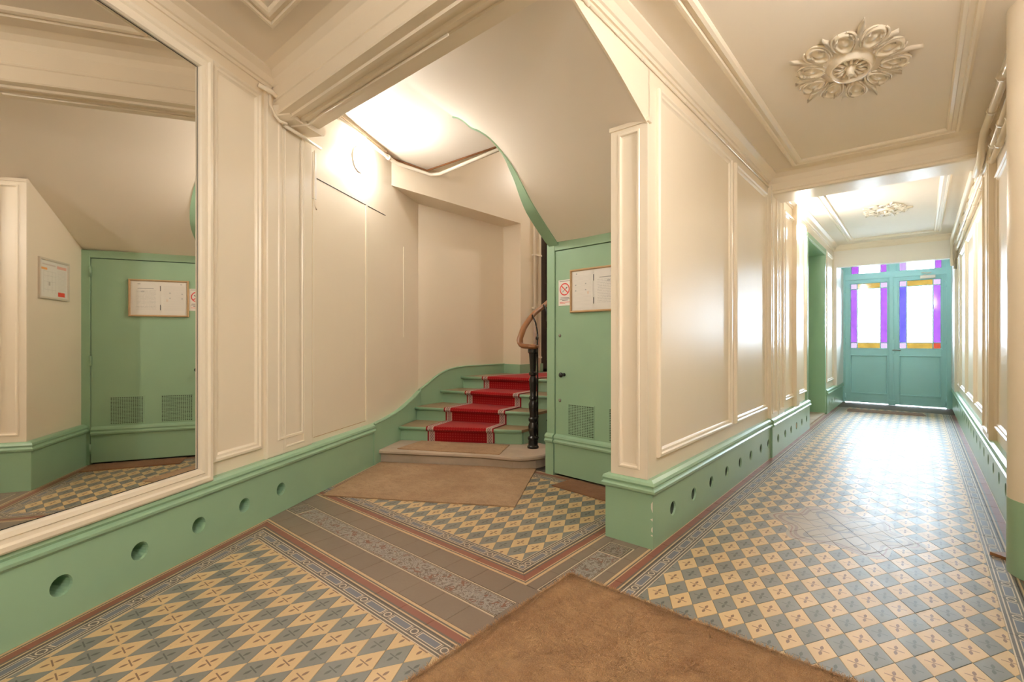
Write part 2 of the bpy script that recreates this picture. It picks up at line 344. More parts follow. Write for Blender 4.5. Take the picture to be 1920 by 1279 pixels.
def tag(o, label, cat, group=None, kind=None):
    o['label'] = label
    if cat: o['category'] = cat
    if group: o['group'] = group
    if kind: o['kind'] = kind
    return o
def struct(o, label=None):
    o['kind'] = 'structure'
    if label: o['label'] = label
    return o
def thing(name, label, cat, group=None):
    return tag(obj(name, None), label, cat, group)
# ------------------------------------------------------------------ plan of the place (metres; x across the corridor, y along it)
P0 = Vector((-2.779, .104)); DA = Vector((-.4700, .8827)); NA = Vector((.8827, .4700))     # left wall: skirting front, direction, inward normal
def A2(s, n=0.0): return P0+DA*s+NA*n
def A3(s, n, z): p = A2(s, n); return Vector((p.x, p.y, z))
D3 = Vector((DA.x, DA.y, 0)); N3 = Vector((NA.x, NA.y, 0)); Z3 = Vector((0, 0, 1)); X3 = Vector((1, 0, 0)); Y3 = Vector((0, 1, 0))
MA = Matrix(((DA.x, NA.x, 0, P0.x), (DA.y, NA.y, 0, P0.y), (0, 0, 1, 0), (0, 0, 0, 1)))     # local (s,n,z) -> world
XL, XR, XPI = -1.25, .49, -1.49          # wall planes: corridor left, corridor right, inner face of the pier wall
ZC, ZH, ZS = 3.05, 3.16, 3.29            # ceilings: corridor, front hall, under the landing
WN = -.05                                # left wall plane (n)
# ------------------------------------------------------------------ FLOOR
floor = struct(MB().box(-6, .9, -3.3, 13, -.12, -.0045).build('floor', GROUT), 'encaustic tiled floor of the passage')
def clip(poly, a, b, c):                  # keep a*x+b*y<=c
    out = []
    for i in range(len(poly)):
        p, q = poly[i], poly[(i+1) % len(poly)]; dp, dq = a*p[0]+b*p[1]-c, a*q[0]+b*q[1]-c
        if dp <= 0: out.append(p)
        if (dp < 0 < dq) or (dq < 0 < dp): t = dp/(dp-dq); out.append((p[0]+t*(q[0]-p[0]), p[1]+t*(q[1]-p[1])))
    return out
def clipall(poly, hs):
    for h in hs:
        poly = clip(poly, *h)
        if len(poly) < 3: return []
    return poly
def area(p): return abs(sum(p[i][0]*p[(i+1) % len(p)][1]-p[(i+1) % len(p)][0]*p[i][1] for i in range(len(p))))/2
def inset(poly, g):
    c = (sum(p[0] for p in poly)/len(poly), sum(p[1] for p in poly)/len(poly)); o = []
    for p in poly:
        d = math.hypot(p[0]-c[0], p[1]-c[1]); k = max(0, 1-g/max(d, 1e-4)); o.append((c[0]+(p[0]-c[0])*k, c[1]+(p[1]-c[1])*k))
    return o
def hNA(n, sign): # half plane n>=n0 (sign=-1) or n<=n0 (sign=1)
    k = P0.dot(NA)+n; return (sign*NA.x, sign*NA.y, sign*k)
def hDA(s, sign): k = P0.dot(DA)+s; return (sign*DA.x, sign*DA.y, sign*k)
PX, PY = .1145, .1976
pieces = {'tile': [], 'border_tile': [], 'plain_tile': [], 'scroll_tile': []}     # (poly, uvs, mat, full)
def field(cx, cy, cream_parity, hs, bb):
    i0, i1 = int((bb[0]-cx)/(PX/2))-2, int((bb[1]-cx)/(PX/2))+2; j0, j1 = int((bb[2]-cy)/(PY/2))-2, int((bb[3]-cy)/(PY/2))+2
    for i in range(i0, i1):
        for j in range(j0, j1):
            if (i+j) % 2: continue
            x, y = cx+i*PX/2, cy+j*PY/2; full = [(x+PX/2, y), (x, y+PY/2), (x-PX/2, y), (x, y-PY/2)]
            p = clipall(full, hs)
            if not p or area(p) < 3e-5: continue
            cream = (j % 2 == 0); q = inset(p, .0009)
            pieces['tile'].append((q, [((a-x)/(PX/2), (b-y)/(PY/2)) for a, b in q], TCREAM if cream else TGREY, area(p)))
XF0, XF1 = -1.046, .285
field(-.990, 2.466, 0, [(0, 1, 10.95), (0, -1, -1.226), (-1, 0, -XF0), (1, 0, XF1)], (XF0, XF1, 1.226, 11))
field(-3.012, 1.222, 0, [(0, 1, 1.226), (0, -1, .55), hNA(.19, -1), (1, 0, XF1)], (-3.4, XF1, -.55, 1.3))
field(-1.767, 2.270, 0, [(0, -1, -2.08), (0, 1, 3.44), (1, 0, -1.72), hNA(.19, -1), hDA(3.16, 1)], (-4.3, -1.72, 2.05, 3.5))
def border(o, d, out, L0, L1, hs, ph=0.0):
    # o: point on the field edge, d: along, out: away from the field; rows chain (0-.095) and red strip (.095-.19)
    o, d, out = Vector(o), Vector(d), Vector(out); P = .195
    k = math.floor(L0/P)-1
    while k*P < L1:
        for a, b in ((0, .0945), (.0955, .19)):
            u0, u1 = k*P+ph, (k+1)*P+ph
            q = [o+d*u0+out*a, o+d*u1+out*a, o+d*u1+out*b, o+d*u0+out*b]; p = clipall([(v.x, v.y) for v in q], hs)
            if p and area(p) > 1e-4:
                p = inset(p, .0006); uv = [((Vector(v)-o).dot(d)/P-ph/P, (Vector(v)-o).dot(out)) for v in p]
                pieces['border_tile'].append((p, uv, BORDER, area(p)))
        k += 1
mit = lambda c, a, b: (a, b, a*c[0]+b*c[1])
def yn(y, n): s_ = (y-(P0.y+NA.y*n))/DA.y; return A2(s_, n)
qa, qb = yn(1.226, .19), yn(1.416, 0.0); qd = (qb-qa).normalized(); qn = Vector((-qd.y, qd.x))
if qn.x > 0: qn = -qn
MQ = (qn.x, qn.y, qn.dot(qa))
border((XF0, 1.226), (0, 1), (-1, 0), 0, 9.7, [mit((XF0, 1.226), -1, -1), (0, 1, 10.9)], .03)
border((XF0, 1.226), (-1, 0), (0, 1), 0, 2.5, [mit((XF0, 1.226), 1, 1), hNA(0, -1), (MQ[0], MQ[1], MQ[2])], .02)
a0 = A2(.0, .19); border((a0.x, a0.y), (DA.x, DA.y), (-NA.x, -NA.y), -.6, 1.7, [(-MQ[0], -MQ[1], -MQ[2])], .05)
border((XF1, 0), (0, 1), (1, 0), -.55, 10.9, [(0, -1, .55), (0, 1, 10.9), (1, 0, .45)])
border((-1.72, 2.08), (-1, 0), (0, -1), -.2, 2.4, [mit((-1.72, 2.08), 1, 1), hNA(0, -1)], .0)
border((-1.72, 2.08), (0, 1), (1, 0), -.2, 1.5, [mit((-1.72, 2.08), -1, -1), (0, 1, 3.55)], .0)
border((-1.72, 3.44), (-1, 0), (0, 1), -.2, 1.5, [(1, 0, -1.72), hDA(3.16, 1)])
a1 = A2(0, .19); border((a1.x, a1.y), (DA.x, DA.y), (-NA.x, -NA.y), 2.0, 3.2, [(0, -1, -2.08), hDA(3.10, 1)])
def strip(kind, mat, x0, x1, y0, y1, axis, step, hs, uvf, ph=0.0):
    a, b = (x0, x1) if axis == 0 else (y0, y1); k = a-ph
    while k < b:
        lo, hi = max(k, a), min(k+step, b); k += step
        if hi-lo < .004: continue
        q = [(lo, y0), (hi, y0), (hi, y1), (lo, y1)] if axis == 0 else [(x0, lo), (x1, lo), (x1, hi), (x0, hi)]
        p = clipall(q, hs)
        if p and area(p) > 1e-4: p = inset(p, .0009); pieces[kind].append((p, [uvf(*v) for v in p], mat, area(p)))
HW = [hNA(0, -1)]
strip('plain_tile', SLAB, -3.9, -1.236, 1.417, 1.573, 0, .176, HW, lambda x, y: (x, y))
strip('plain_tile', SLAB, -3.9, -1.236, 1.737, 1.889, 0, .198, HW, lambda x, y: (x, y), .07)
strip('plain_tile', SLAB, -3.75, -3.567, 1.575, 1.735, 0, .2, HW, lambda x, y: (x, y))
strip('scroll_tile', BOXT, -3.567, -3.408, 1.575, 1.735, 0, .2, HW, lambda x, y: ((x+3.567)/.159, (y-1.575)/.16))
strip('scroll_tile', ORN, -3.406, -1.464, 1.575, 1.735, 0, .1975, HW, lambda x, y: (x, (y-1.575)/.16))
strip('scroll_tile', BOXT, -1.463, -1.298, 1.892, 2.057, 1, .2, [], lambda x, y: ((x+1.463)/.165, (y-1.892)/.165))
strip('scroll_tile', ORN, -1.463, -1.298, 2.059, 2.473, 1, .207, [], lambda x, y: (y, (x+1.463)/.165))
strip('scroll_tile', BOXT, -1.463, -1.298, 2.475, 2.640, 1, .2, [], lambda x, y: ((x+1.463)/.165, (y-2.475)/.165))
strip('plain_tile', SLAB, -1.463, -1.298, 2.642, 2.72, 1, .2, [], lambda x, y: (x, y))
strip('plain_tile', SLAB, -1.529, -1.464, 1.891, 2.72, 1, .2, [], lambda x, y: (x, y))
strip('plain_tile', SLAB, -1.297, -1.237, 1.891, 2.72, 1, .2, [], lambda x, y: (x, y))
strip('plain_tile', SLAB, -1.463, -1.237, 1.575, 1.735, 0, .24, [], lambda x, y: (x, y))
def in_frame(x, y, m=60):
    X = x*math.cos(TH)+y*math.sin(TH); Z = -x*math.sin(TH)+y*math.cos(TH)
    if Z < .2: return False
    u, v = 960+890*X/Z, 640+890*1.25/Z
    return -m < u < 1920+m and v < 1279+m
def under_mat(x, y):
    if -1.37 < x < .1 and y < 2.07: return True
    q = Vector((x, y))-P0; n, s = q.dot(NA), q.dot(DA)
    return .0 < n < 1.55 and 2.0 < s < 3.05
def build_pieces():
    for kind, lst in pieces.items():
        def key(it):
            p = it[0]; x = sum(a for a, b in p)/len(p); y = sum(b for a, b in p)/len(p); Z = -x*math.sin(TH)+y*math.cos(TH)
            vis = in_frame(x, y) and not under_mat(x, y) and Z > .2
            return -(it[3]/(Z**3) if vis else 0)
        lst.sort(key=key); cache = {}; rest = MB(); rmats = []
        for i, (p, uv, mat, ar) in enumerate(lst):
            zt = random.uniform(-.0007, .0004)
            cx, cy = sum(a for a, b in p)/len(p), sum(b for a, b in p)/len(p)
            if i < 300 and key((p, uv, mat, ar)) < 0:
                kk = (mat.name, tuple((round(a-cx, 4), round(b-cy, 4)) for a, b in p)) if mat in (TCREAM, TGREY) else None
                me = cache.get(kk)
                if me is None:
                    m = MB(); e = .0012; q = inset([(a-cx, b-cy) for a, b in p], e)
                    n = len(p); base = [(a-cx, b-cy) for a, b in p]
                    m.face([(a, b, 0) for a, b in q], uv)
                    for k in range(n):
                        k2 = (k+1) % n
                        m.face([(*base[k], -.0012), (*base[k2], -.0012), (*q[k2], 0), (*q[k], 0)], [uv[k], uv[k2], uv[k2], uv[k]])
                        m.face([(*base[k], -.006), (*base[k2], -.006), (*base[k2], -.0012), (*base[k], -.0012)], [uv[k], uv[k2], uv[k2], uv[k]])
                    me = m.mesh(kind, mat)
                    if kk: cache[kk] = me
                o = obj(kind, me, floor); o.location = (cx, cy, zt)
                o.rotation_euler = (random.uniform(-.0035, .0035), random.uniform(-.0035, .0035), 0) if kind == 'tile' else (0, 0, 0)
            else:
                if mat not in rmats: rmats.append(mat)
                mi = rmats.index(mat); n = len(p)
                sx, sy = random.uniform(-.0035, .0035), random.uniform(-.0035, .0035)
                zz = [zt+(a-cx)*sx+(b-cy)*sy for a, b in p]
                rest.face([(a, b, z) for (a, b), z in zip(p, zz)], uv, mi)
                for k in range(n):
                    k2 = (k+1) % n; rest.face([(*p[k], -.006), (*p[k2], -.006), (*p[k2], zz[k2]), (*p[k], zz[k])], [uv[k], uv[k2], uv[k2], uv[k]], mi)
        if rest.f: o = rest.build('remaining_'+kind+'s', rmats, floor); o['kind'] = 'stuff'
build_pieces()
# ------------------------------------------------------------------ WALLS
def wallbox(name, boxes, mat, M=None, label=None):
    m = MB()
    for b in boxes: m.box(*b, M=M)
    return struct(m.build(name, mat), label)
wall_left = wallbox('wall_left', [(.96, 4.28, WN-.30, WN, .33, 3.5), (-3.9, -.36, WN-.30, WN, .33, 3.5), (-3.9, 4.28, WN-.30, WN-.10, 0, .33), (-.36, .96, WN-.30, -.17, 0, 3.5),
                                  (-.36, .96, -.17, WN, 2.93, 3.5), (-.36, .96, -.17, WN, .33, .44)], CREAM, MA, 'cream panelled wall carrying the mirror')
wall_right = wallbox('wall_right', [(XR, XR+.25, -3.2, 12.3, .33, 3.4), (XR+.08, XR+.25, -3.2, 12.3, 0, .33)], CREAM, None, 'cream panelled wall along the passage')
wall_back = wallbox('wall_back', [(-1.6, XR+.2, -3.3, -3.05, 0, 3.4)], CREAM)
YD0, YD1, ZD = 7.95, 9.60, 2.74
wall_corridor = wallbox('wall_corridor', [(XPI, XL, 2.73, YD0, .33, 3.4), (XPI, XL-.10, 2.76, YD0, 0, .33), (XPI, XL, YD1, 12.3, 0, 3.4), (XPI, XL, YD0, YD1, ZD, 3.4)], CREAM, None, 'cream panelled passage wall ending in the pier')
# lintel and recess at the street door
wallbox('wall_lintel', [(XL-.02, XR+.02, 10.85, 11.05, 2.66, 3.4)], WHITE, None, 'pale lintel above the street door')
wallbox('trim_1', [(XL, XL+.055, 10.80, 11.86, .40, 2.70), (XR-.055, XR, 10.80, 11.86, .40, 2.70), (XL, XR, 10.84, 11.0, 2.645, 2.67)], WHITE)
# stairwell walls
XB, XC = -4.78, -4.44
wall_stair = wallbox('wall_stair', [(XB-.25, XB, 3.70, 5.36, 0, 3.2), (XB-.25, XC, 5.36, 5.86, 0, 5.8), (XB-.25, XC, 6.86, 7.2, 0, 5.8), (XB-.25, XC, 5.86, 6.86, 3.05, 5.8),
                                    (XB-.25, XC, 2.99, 5.36, 2.975, 5.8), (XB-.25, -1.2, 7.0, 7.2, 0, 5.8), (XB-.25, XC-.07, 5.8, 6.9, 0, 3.1)], CREAM, None, 'cream stairwell wall with a niche')
wallbox('wall_stair_upper', [(-5.2, -1.2, 1.40, 3.78, 3.42, 3.52), (-4.8, -1.2, 3.66, 3.78, 3.30, 5.8), (XPI, XPI+.2, 3.6, 7.1, 3.2, 5.8)], CREAM)
# ------------------------------------------------------------------ CEILINGS
ceiling = struct(MB().box(XL-.1, XR+.1, 1.80, 12.3, ZC, ZC+.15).build('ceiling', CEIL), 'passage ceiling with moulded frames')
ceiling_hall = struct(MB().box(-4.6, XR+.1, -3.2, 1.60, ZH, ZH+.15).build('ceiling_hall', CEIL), 'ceiling over the mirror')
struct(MB().box(-5.0, -1.2, 3.6, 7.2, 5.8, 5.95).build('ceiling_stairwell', CEIL))
# flat ceiling under the landing and the curved stair soffit : one surface
def cat(P, t):  # Catmull-Rom through points
    n = len(P)-1; x = min(max(t, 0), 1)*n; i = min(int(x), n-1); f = x-i
    p0, p1, p2, p3 = P[max(i-1, 0)], P[i], P[i+1], P[min(i+2, n)]
    return [(.5*((2*b)+(-a+c)*f+(2*a-5*b+4*c-d)*f*f+(-a+3*b-3*c+d)*f**3)) for a, b, c, d in zip(p0, p1, p2, p3)]
EC = [(-2.55, 3.60, 2.165), (-2.53, 3.225, 2.42), (-2.61, 3.035, 2.73), (-2.74, 2.94, 2.94), (-2.864, 2.91, 3.05), (-2.996, 2.91, 3.137), (-3.20, 2.90, 3.36)]
BC = [(-1.255, 3.60, 2.165), (-1.255, 3.18, 2.36), (-1.255, 2.72, 2.565), (-1.255, 2.30, 2.745), (-1.255, 1.80, 2.935), (-2.0, 1.78, 3.09), (-3.0, 1.78, 3.44)]
NU, NV = 48, 26
m = MB(); grid = []
for i in range(NU+1):
    e, b = cat(EC, i/NU), cat(BC, i/NU); b[0] = min(b[0], -1.2535); b[1] = max(b[1], 1.79); row = []
    for j in range(NV+1):
        w = j/NV; q_ = [e[k]*(1-w)+b[k]*w for k in range(3)]; K_ = .14; d_ = max(K_-abs(q_[2]-3.285), 0)/K_
        q_[2] = min(q_[2], 3.285)-d_*d_*K_*.25; row.append(tuple(q_))
    grid.append(row)
for _ in range(60):                       # even out the plaster between its fixed edges
    g2 = [list(r) for r in grid]
    for i in range(1, NU):
        for j in range(1, NV): g2[i][j] = tuple((grid[i-1][j][k]+grid[i+1][j][k]+grid[i][j-1][k]+grid[i][j+1][k])/4 for k in range(3))
    grid = g2
vs = [p for r in grid for p in r]
m.addm(vs, [(i*(NV+1)+j, i*(NV+1)+j+1, (i+1)*(NV+1)+j+1, (i+1)*(NV+1)+j) for i in range(NU) for j in range(NV)])
e = grid[NU]; 
m.addm([(-4.7, 1.78, 3.285)]+e[::-1]+[(-3.23, 3.66, 3.285), (-4.7, 3.66, 3.285)], [tuple(range(len(e)+3))])
hd = [(XL, p[1], p[2]-.003) for p in (grid[k][NV] for k in range(NU+1)) if 1.80 <= p[1] <= 2.735 and p[0] > -1.27]
hd.sort(key=lambda p: p[1])
mh = MB(); mh.vprism([(XL, 1.45, 3.4), (XL, 1.45, 2.93)]+hd+[(XL, 2.735, hd[-1][2]), (XL, 2.735, 3.4)], (-1, 0, 0), .012)
struct(mh.build('wall_header', CREAM), 'cream wall above the stair opening')
soffit = struct(m.build('ceiling_stair', CEIL, None, True), 'curved plaster soffit under the upper flight')
struct(MB().box(-4.7, -2.4, 3.55, 3.66, 3.29, 3.45).build('trim_2', CEIL))
# green stringer following the free edge of the soffit
m = MB(); sec = []
pts = [Vector(cat(EC, i/40)) for i in range(-1, 41)]
for p in pts: d_ = max(.14-abs(p.z-3.285), 0)/.14; p.z = min(p.z, 3.285)-d_*d_*.035
pts[0] = Vector((-2.545, 3.66, 2.12))
for i, p in enumerate(pts):
    t = pts[min(i+1, len(pts)-1)]-pts[max(i-1, 0)]; h = Vector((t.x, t.y, 0)).normalized(); o = Vector((h.y, -h.x, 0))
    if o.dot(Vector((-1, 1, 0))) < 0: o = -o
    w = .105*min(1, max(.12, (len(pts)-1-i)/30)); dz = -.012
    sec.append([p+Z3*dz-o*.006, p+o*w+Z3*dz, p+o*w+Z3*.28, p-o*.006+Z3*.28])
m.addm([v for q in sec for v in q], [(i*4+k, i*4+(k+1) % 4, (i+1)*4+(k+1) % 4, (i+1)*4+k) for i in range(len(sec)-1) for k in range(4)])
tag(m.build('stair_stringer', GREEN, None, 'auto'), 'curved green stringer edging the upper flight overhead', 'stringer')
# beams : front beam between hall and stair, second beam across the passage
def beam(name, prof, x0, x1, label):
    m = MB(); n = len(prof)
    m.addm([(x0, y, z) for y, z in prof]+[(x1, y, z) for y, z in prof], [(i, (i+1) % n, n+(i+1) % n, n+i) for i in range(n)]+[tuple(range(n)), tuple(range(n, 2*n))[::-1]])
    return struct(m.build(name, CREAM2), label)
cove = [(1.36, ZH), (1.42, ZH-.015), (1.455, ZH-.045), (1.475, ZH-.085)]
beam('beam_hall', cove+[(1.478, 2.99), (1.470, 2.985), (1.470, 2.972), (1.478, 2.967), (1.478, 2.885), (1.485, 2.875), (1.545, 2.875), (1.552, 2.862), (1.575, 2.862), (1.582, 2.884), (1.630, 2.888), (1.640, 2.872), (1.662, 2.872), (1.672, 2.895),
                       (1.70, 2.895), (1.705, 2.885), (1.735, 2.885), (1.74, 2.90), (1.83, 2.905), (1.84, 3.4), (1.36, 3.4)], -3.9, XR+.05, 'moulded cream beam between hall and stair')
beam('beam_passage', [(5.60, ZC), (5.68, ZC-.01), (5.73, ZC-.045), (5.745, ZC-.09), (5.75, ZC-.10), (5.75, 2.895), (5.737, 2.89), (5.737, 2.875), (5.755, 2.868), (5.755, 2.845), (5.79, 2.84), (6.17, 2.84), (6.19, 2.87), (6.20, 2.95), (6.26, ZC), (6.0, ZC+.1)], XL-.03, XR+.03, 'moulded cream beam crossing the passage')
# cornices (coves along the walls)
CV = [(0, 0), (.012, 0), (.018, .018), (.030, .022), (.050, .060), (.085, .085), (.085, .10), (0, .10)]
def cornice(name, p0, p1, out, z, parent=None):
    return struct(MB().sweep([(d, z-.10+h) for d, h in CV], p0, p1, out).build(name, CREAM2))
cornice('trim_3', (XL, 1.84), (XL, 5.70), (1, 0), ZC); cornice('trim_4', (XL, 6.2), (XL, 10.86), (1, 0), ZC)
cornice('trim_5', (XR, 1.84), (XR, 5.70), (-1, 0), ZC); cornice('trim_6', (XR, 6.2), (XR, 10.86), (-1, 0), ZC); cornice('trim_7', (XR, 10.85), (XL, 10.85), (0, -1), ZC)
cornice('trim_8', A2(-3, WN), A2(1.56, WN), NA, ZH)
# ceiling moulded frames
FR = [(0, 0), (0, .022), (.015, .030), (.030, .030), (.036, .016), (.060, .016), (.066, .026), (.085, .020), (.095, .006), (.095, 0)]
def cframe(x0, x1, y0, y1, z, par, name='ceiling_moulding', prof=FR): return MB().rectloop((0, 0, z), X3, Y3, -Z3, x0, x1, y0, y1, prof).build(name, CREAM2, par)
cframe(-.985, .262, 2.10, 5.53, ZC, ceiling); cframe(-.985, .262, 6.42, 10.35, ZC, ceiling)
# front hall frame (corner over the mirror) : quadrilateral following wall and beam
m = MB(); L = []
for t, h in FR:
    q = t*.9; y1 = 1.235-q; n0 = .36+q
    def onw(y, n=n0): s_ = (y-(P0.y+NA.y*n))/DA.y; p = A2(s_, n); return (p.x, p.y)
    c = [onw(-2.4+q), onw(y1), (.15-q, y1), (.15-q, -2.4+q)]; L.append([(x, y, ZH-h) for x, y in c])
m.addm([v for q in L for v in q], [(i*4+k, i*4+(k+1) % 4, (i+1)*4+(k+1) % 4, (i+1)*4+k) for i in range(len(L)-1) for k in range(4)]); m.build('ceiling_moulding', CREAM2, ceiling_hall)
# ------------------------------------------------------------------ BASEBOARDS (with round vent holes)
CAP = [(0, .325), (.006, .325), (.010, .332), (.020, .338), (.022, .352), (.012, .360), (.008, .368), (.016, .382), (.010, .398), (-.012, .410), (-.06, .412)]
def baseboard(name, p0, p1, out, holes, parent=None, depth=.05, zt=.33, cap=True, m0=0.0, m1=0.0, label=None, hz=.168, hr=.046, ends=(True, True), dk=.82, inner=1):
    p0, p1, out = Vector(p0), Vector(p1), Vector(out); al = (p1-p0); Ln = al.length; al.normalize()
    P = lambda s, d, z: (p0.x+al.x*s+out.x*d, p0.y+al.y*s+out.y*d, z)
    m = MB(); cuts = [0.0]
    for h in sorted(holes): cuts += [h-.12, h+.12]
    cuts.append(Ln); SEG = 20
    for i in range(0, len(cuts)-1):
        a, b = cuts[i], cuts[i+1]
        if i % 2 == 0:
            if b-a > 1e-4: m.face([P(a, 0, 0), P(b, 0, 0), P(b, 0, zt), P(a, 0, zt)])
        else:
            h = (a+b)/2; ci = [(h+hr*math.cos(2*math.pi*k/SEG), hz+hr*math.sin(2*math.pi*k/SEG)) for k in range(SEG)]; bo = []
            for k in range(SEG):
                c, s_ = math.cos(2*math.pi*k/SEG), math.sin(2*math.pi*k/SEG)
                t = min((.12/abs(c)) if abs(c) > 1e-6 else 9, ((zt-hz) if s_ > 0 else hz)/abs(s_) if abs(s_) > 1e-6 else 9); bo.append((h+c*t, hz+s_*t))
            for k in range(SEG):
                k2 = (k+1) % SEG; poly = [ci[k], bo[k], bo[k2], ci[k2]]
                # insert rectangle corner where the border crosses one
                A, B = bo[k], bo[k2]
                if abs(A[0]-B[0]) > 1e-6 and abs(A[1]-B[1]) > 1e-6:
                    cx = h+.12*(1 if (A[0]+B[0])/2 > h else -1); cz = zt if (A[1]+B[1])/2 > hz else 0; poly = [ci[k], A, (cx, cz), B, ci[k2]]
                m.face([P(s_, 0, z) for s_, z in poly])
    m.face([P(0, 0, zt), P(Ln, 0, zt), P(Ln, -depth, zt), P(0, -depth, zt)])
    if ends[0]: m.face([P(0, 0, 0), P(0, 0, zt), P(0, -depth, zt), P(0, -depth, 0)])
    if ends[1]: m.face([P(Ln, 0, 0), P(Ln, 0, zt), P(Ln, -depth, zt), P(Ln, -depth, 0)])
    o = m.build(name, GREEN, parent)
    if parent is None: struct(o, label)
    if cap: MB().sweep(CAP, p0, p1, out, m0=m0, m1=m1).build('cap_moulding', GREEN, o)
    for h in holes:
        q = MB(); ring = lambda r, d: [P(h+r*math.cos(2*math.pi*k/SEG), d, hz+r*math.sin(2*math.pi*k/SEG)) for k in range(SEG)]
        r0, r1, r2, r3 = ring(hr, 0.0), ring(hr*.93, -.012), ring(hr*.9, -depth+.002), ring(hr*dk, -depth+.004)
        q.addm(r0+r1, [(k, (k+1) % SEG, SEG+(k+1) % SEG, SEG+k) for k in range(SEG)]); q.addm(r1+r2, [(k, (k+1) % SEG, SEG+(k+1) % SEG, SEG+k) for k in range(SEG)], inner*2)
        q.addm(r2, [tuple(range(SEG))], inner*2); q.addm(r3, [tuple(range(SEG))], 1)
        q.build('vent_hole', [GREEN, BLACK, DUCT], o)
    return o
baseboard('baseboard_left', A2(-3.4), A2(2.97), NA, [x+3.4 for x in (-.82, -.475, -.13, .214, .568, .920, 1.268, 1.615)], depth=.115, dk=.55, inner=0, label='green skirting board under the mirror with round vents')
baseboard('baseboard_corridor', (-1.212, 2.70), (-1.212, 5.66), (1, 0), [y-2.70 for y in (3.009, 3.382, 3.755, 4.14, 4.524, 4.875, 5.252, 5.56)], depth=.13, m0=-1, ends=(False, True), label='green skirting of the passage beside the pier')
baseboard('baseboard_corridor_far', (-1.195, 5.66), (-1.195, YD0-.03), (1, 0), [y-5.66 for y in (5.93, 6.29, 6.63, 6.97, 7.32, 7.67)], depth=.14, label='green skirting of the passage before the side door')
baseboard('baseboard_corridor_end', (-1.205, YD1+.07), (-1.205, 11.83), (1, 0), [.25, .6, .95], depth=.045)
baseboard('baseboard_right', (.45, 11.83), (.45, -3.0), (-1, 0), [11.83-y for y in [x*.37+4.35 for x in range(18)]], depth=.115, hz=.22, label='green skirting along the passage wall opposite the pier')
baseboard('baseboard_pier', (-1.53, 2.70), (-1.212, 2.70), (0, -1), [], depth=.03, m0=-1, m1=1, ends=(False, False), label='green skirting around the foot of the pier')
baseboard('baseboard_inner', (-1.53, 3.58), (-1.53, 2.70), (-1, 0), [], depth=.04, m1=1, ends=(True, False))
# chips on the pier edge
m = MB()
for z, h in ((.255, .07), (.12, .035), (.18, .02), (.085, .012)):
    n = 9; pr = [(-.010+random.uniform(-.008, .004), 0)]
    out = [(-1.2115, 2.6985, z-h/2)]+[(-1.2115-abs(math.sin(math.pi*k/8))*random.uniform(.008, .016), 2.6985, z-h/2+h*k/8) for k in range(1, 8)]+[(-1.2115, 2.6985, z+h/2)]
    m.face(out)
bpy.context.view_layer.update()
m.build('paint_chips', WHITECHIP, bpy.data.objects['baseboard_pier'])
# ------------------------------------------------------------------ WALL PANEL MOULDINGS
PF = [(0, 0), (0, .014), (.008, .024), (.022, .026), (.030, .016), (.044, .014), (.050, .005), (.056, 0)]
def wpanel(par, O, U, N, u0, u1, z0, z1, prof=PF, name='panel_moulding'): return MB().rectloop(O, U, Z3, N, u0, u1, z0, z1, prof).build(name, CREAM2, par)
for y0, y1 in ((2.84, 4.36), (4.47, 5.62), (6.46, 7.90), (9.86, 10.72)): wpanel(wall_corridor, (XL, 0, 0), Y3, X3, y0, y1, .52, 2.83)
for y0, y1 in ((2.2, 3.5), (4.15, 5.60), (6.30, 7.50), (7.62, 8.85), (8.97, 10.1), (10.2, 10.75)): wpanel(wall_right, (XR, 0, 0), Y3, -X3, y0, y1, .52, 2.62)
PIL = [(0, 0), (0, .03), (.004, .034), (.03, .034), (.034, .022), (.048, .022), (.052, .034), (.075, .034), (.080, .024), (.095, .018), (.10, .018)]
def pilaster(par, O, U, N, u0, u1, z0, z1, name='pilaster', d=.03, ins=.045):
    O, U, N = Vector(O), Vector(U), Vector(N); m = MB(); pr = [(0, 0), (0, d), (ins, d), (ins+.005, d+.006), (ins+.014, d+.006), (ins+.020, d-.008), (ins+.03, d-.010)]
    m.rectloop(O, U, Z3, N, u0, u1, z0, z1, pr); t, h = pr[-1]
    q = [O+U*a+Z3*b+N*h for a, b in ((u0+t, z0+t), (u1-t, z0+t), (u1-t, z1-t), (u0+t, z1-t))]; m.face(q)
    return m.build(name, CREAM2, par)
pilaster(wall_corridor, (XL, 0, 0), Y3, X3, 5.70, 6.02, .41, 2.93, d=.035); pilaster(wall_corridor, (XL, 0, 0), Y3, X3, 6.08, 6.38, .41, 2.93, d=.03)
pilaster(wall_right, (XR, 0, 0), Y3, -X3, 5.68, 6.20, .41, 2.93, d=.05)
pilaster(wall_corridor, (0, 2.73, 0), X3, -Y3, -1.495, -1.248, .41, 2.60, d=.022, ins=.05)
MB().box(-1.50, -1.235, 2.695, 2.74, 2.575, 2.60).build('pilaster_cap', CREAM2, wall_corridor)
OA = A3(0, WN, 0)
wpanel(wall_left, OA, D3, N3, 1.045, 1.466, .495, 2.985)
MB().rectloop(OA, D3, Z3, N3, 1.50, 2.01, .41, 3.06, [(0, 0), (0, .022), (.01, .028), (.11, .028), (.115, .036), (.13, .036), (.135, .028), (.15, .028)]).build('pilaster', CREAM2, wall_left)
m = MB(); M_ = MA; m.box(1.60, 1.91, WN, WN+.022, .41, 3.06, M=MA); m.build('pilaster_face', CREAM2, wall_left)
pilaster(wall_left, A3(0, WN+.018, 0), D3, N3, 1.665, 1.925, .44, 2.90, name='pilaster_panel', d=.012, ins=.012)
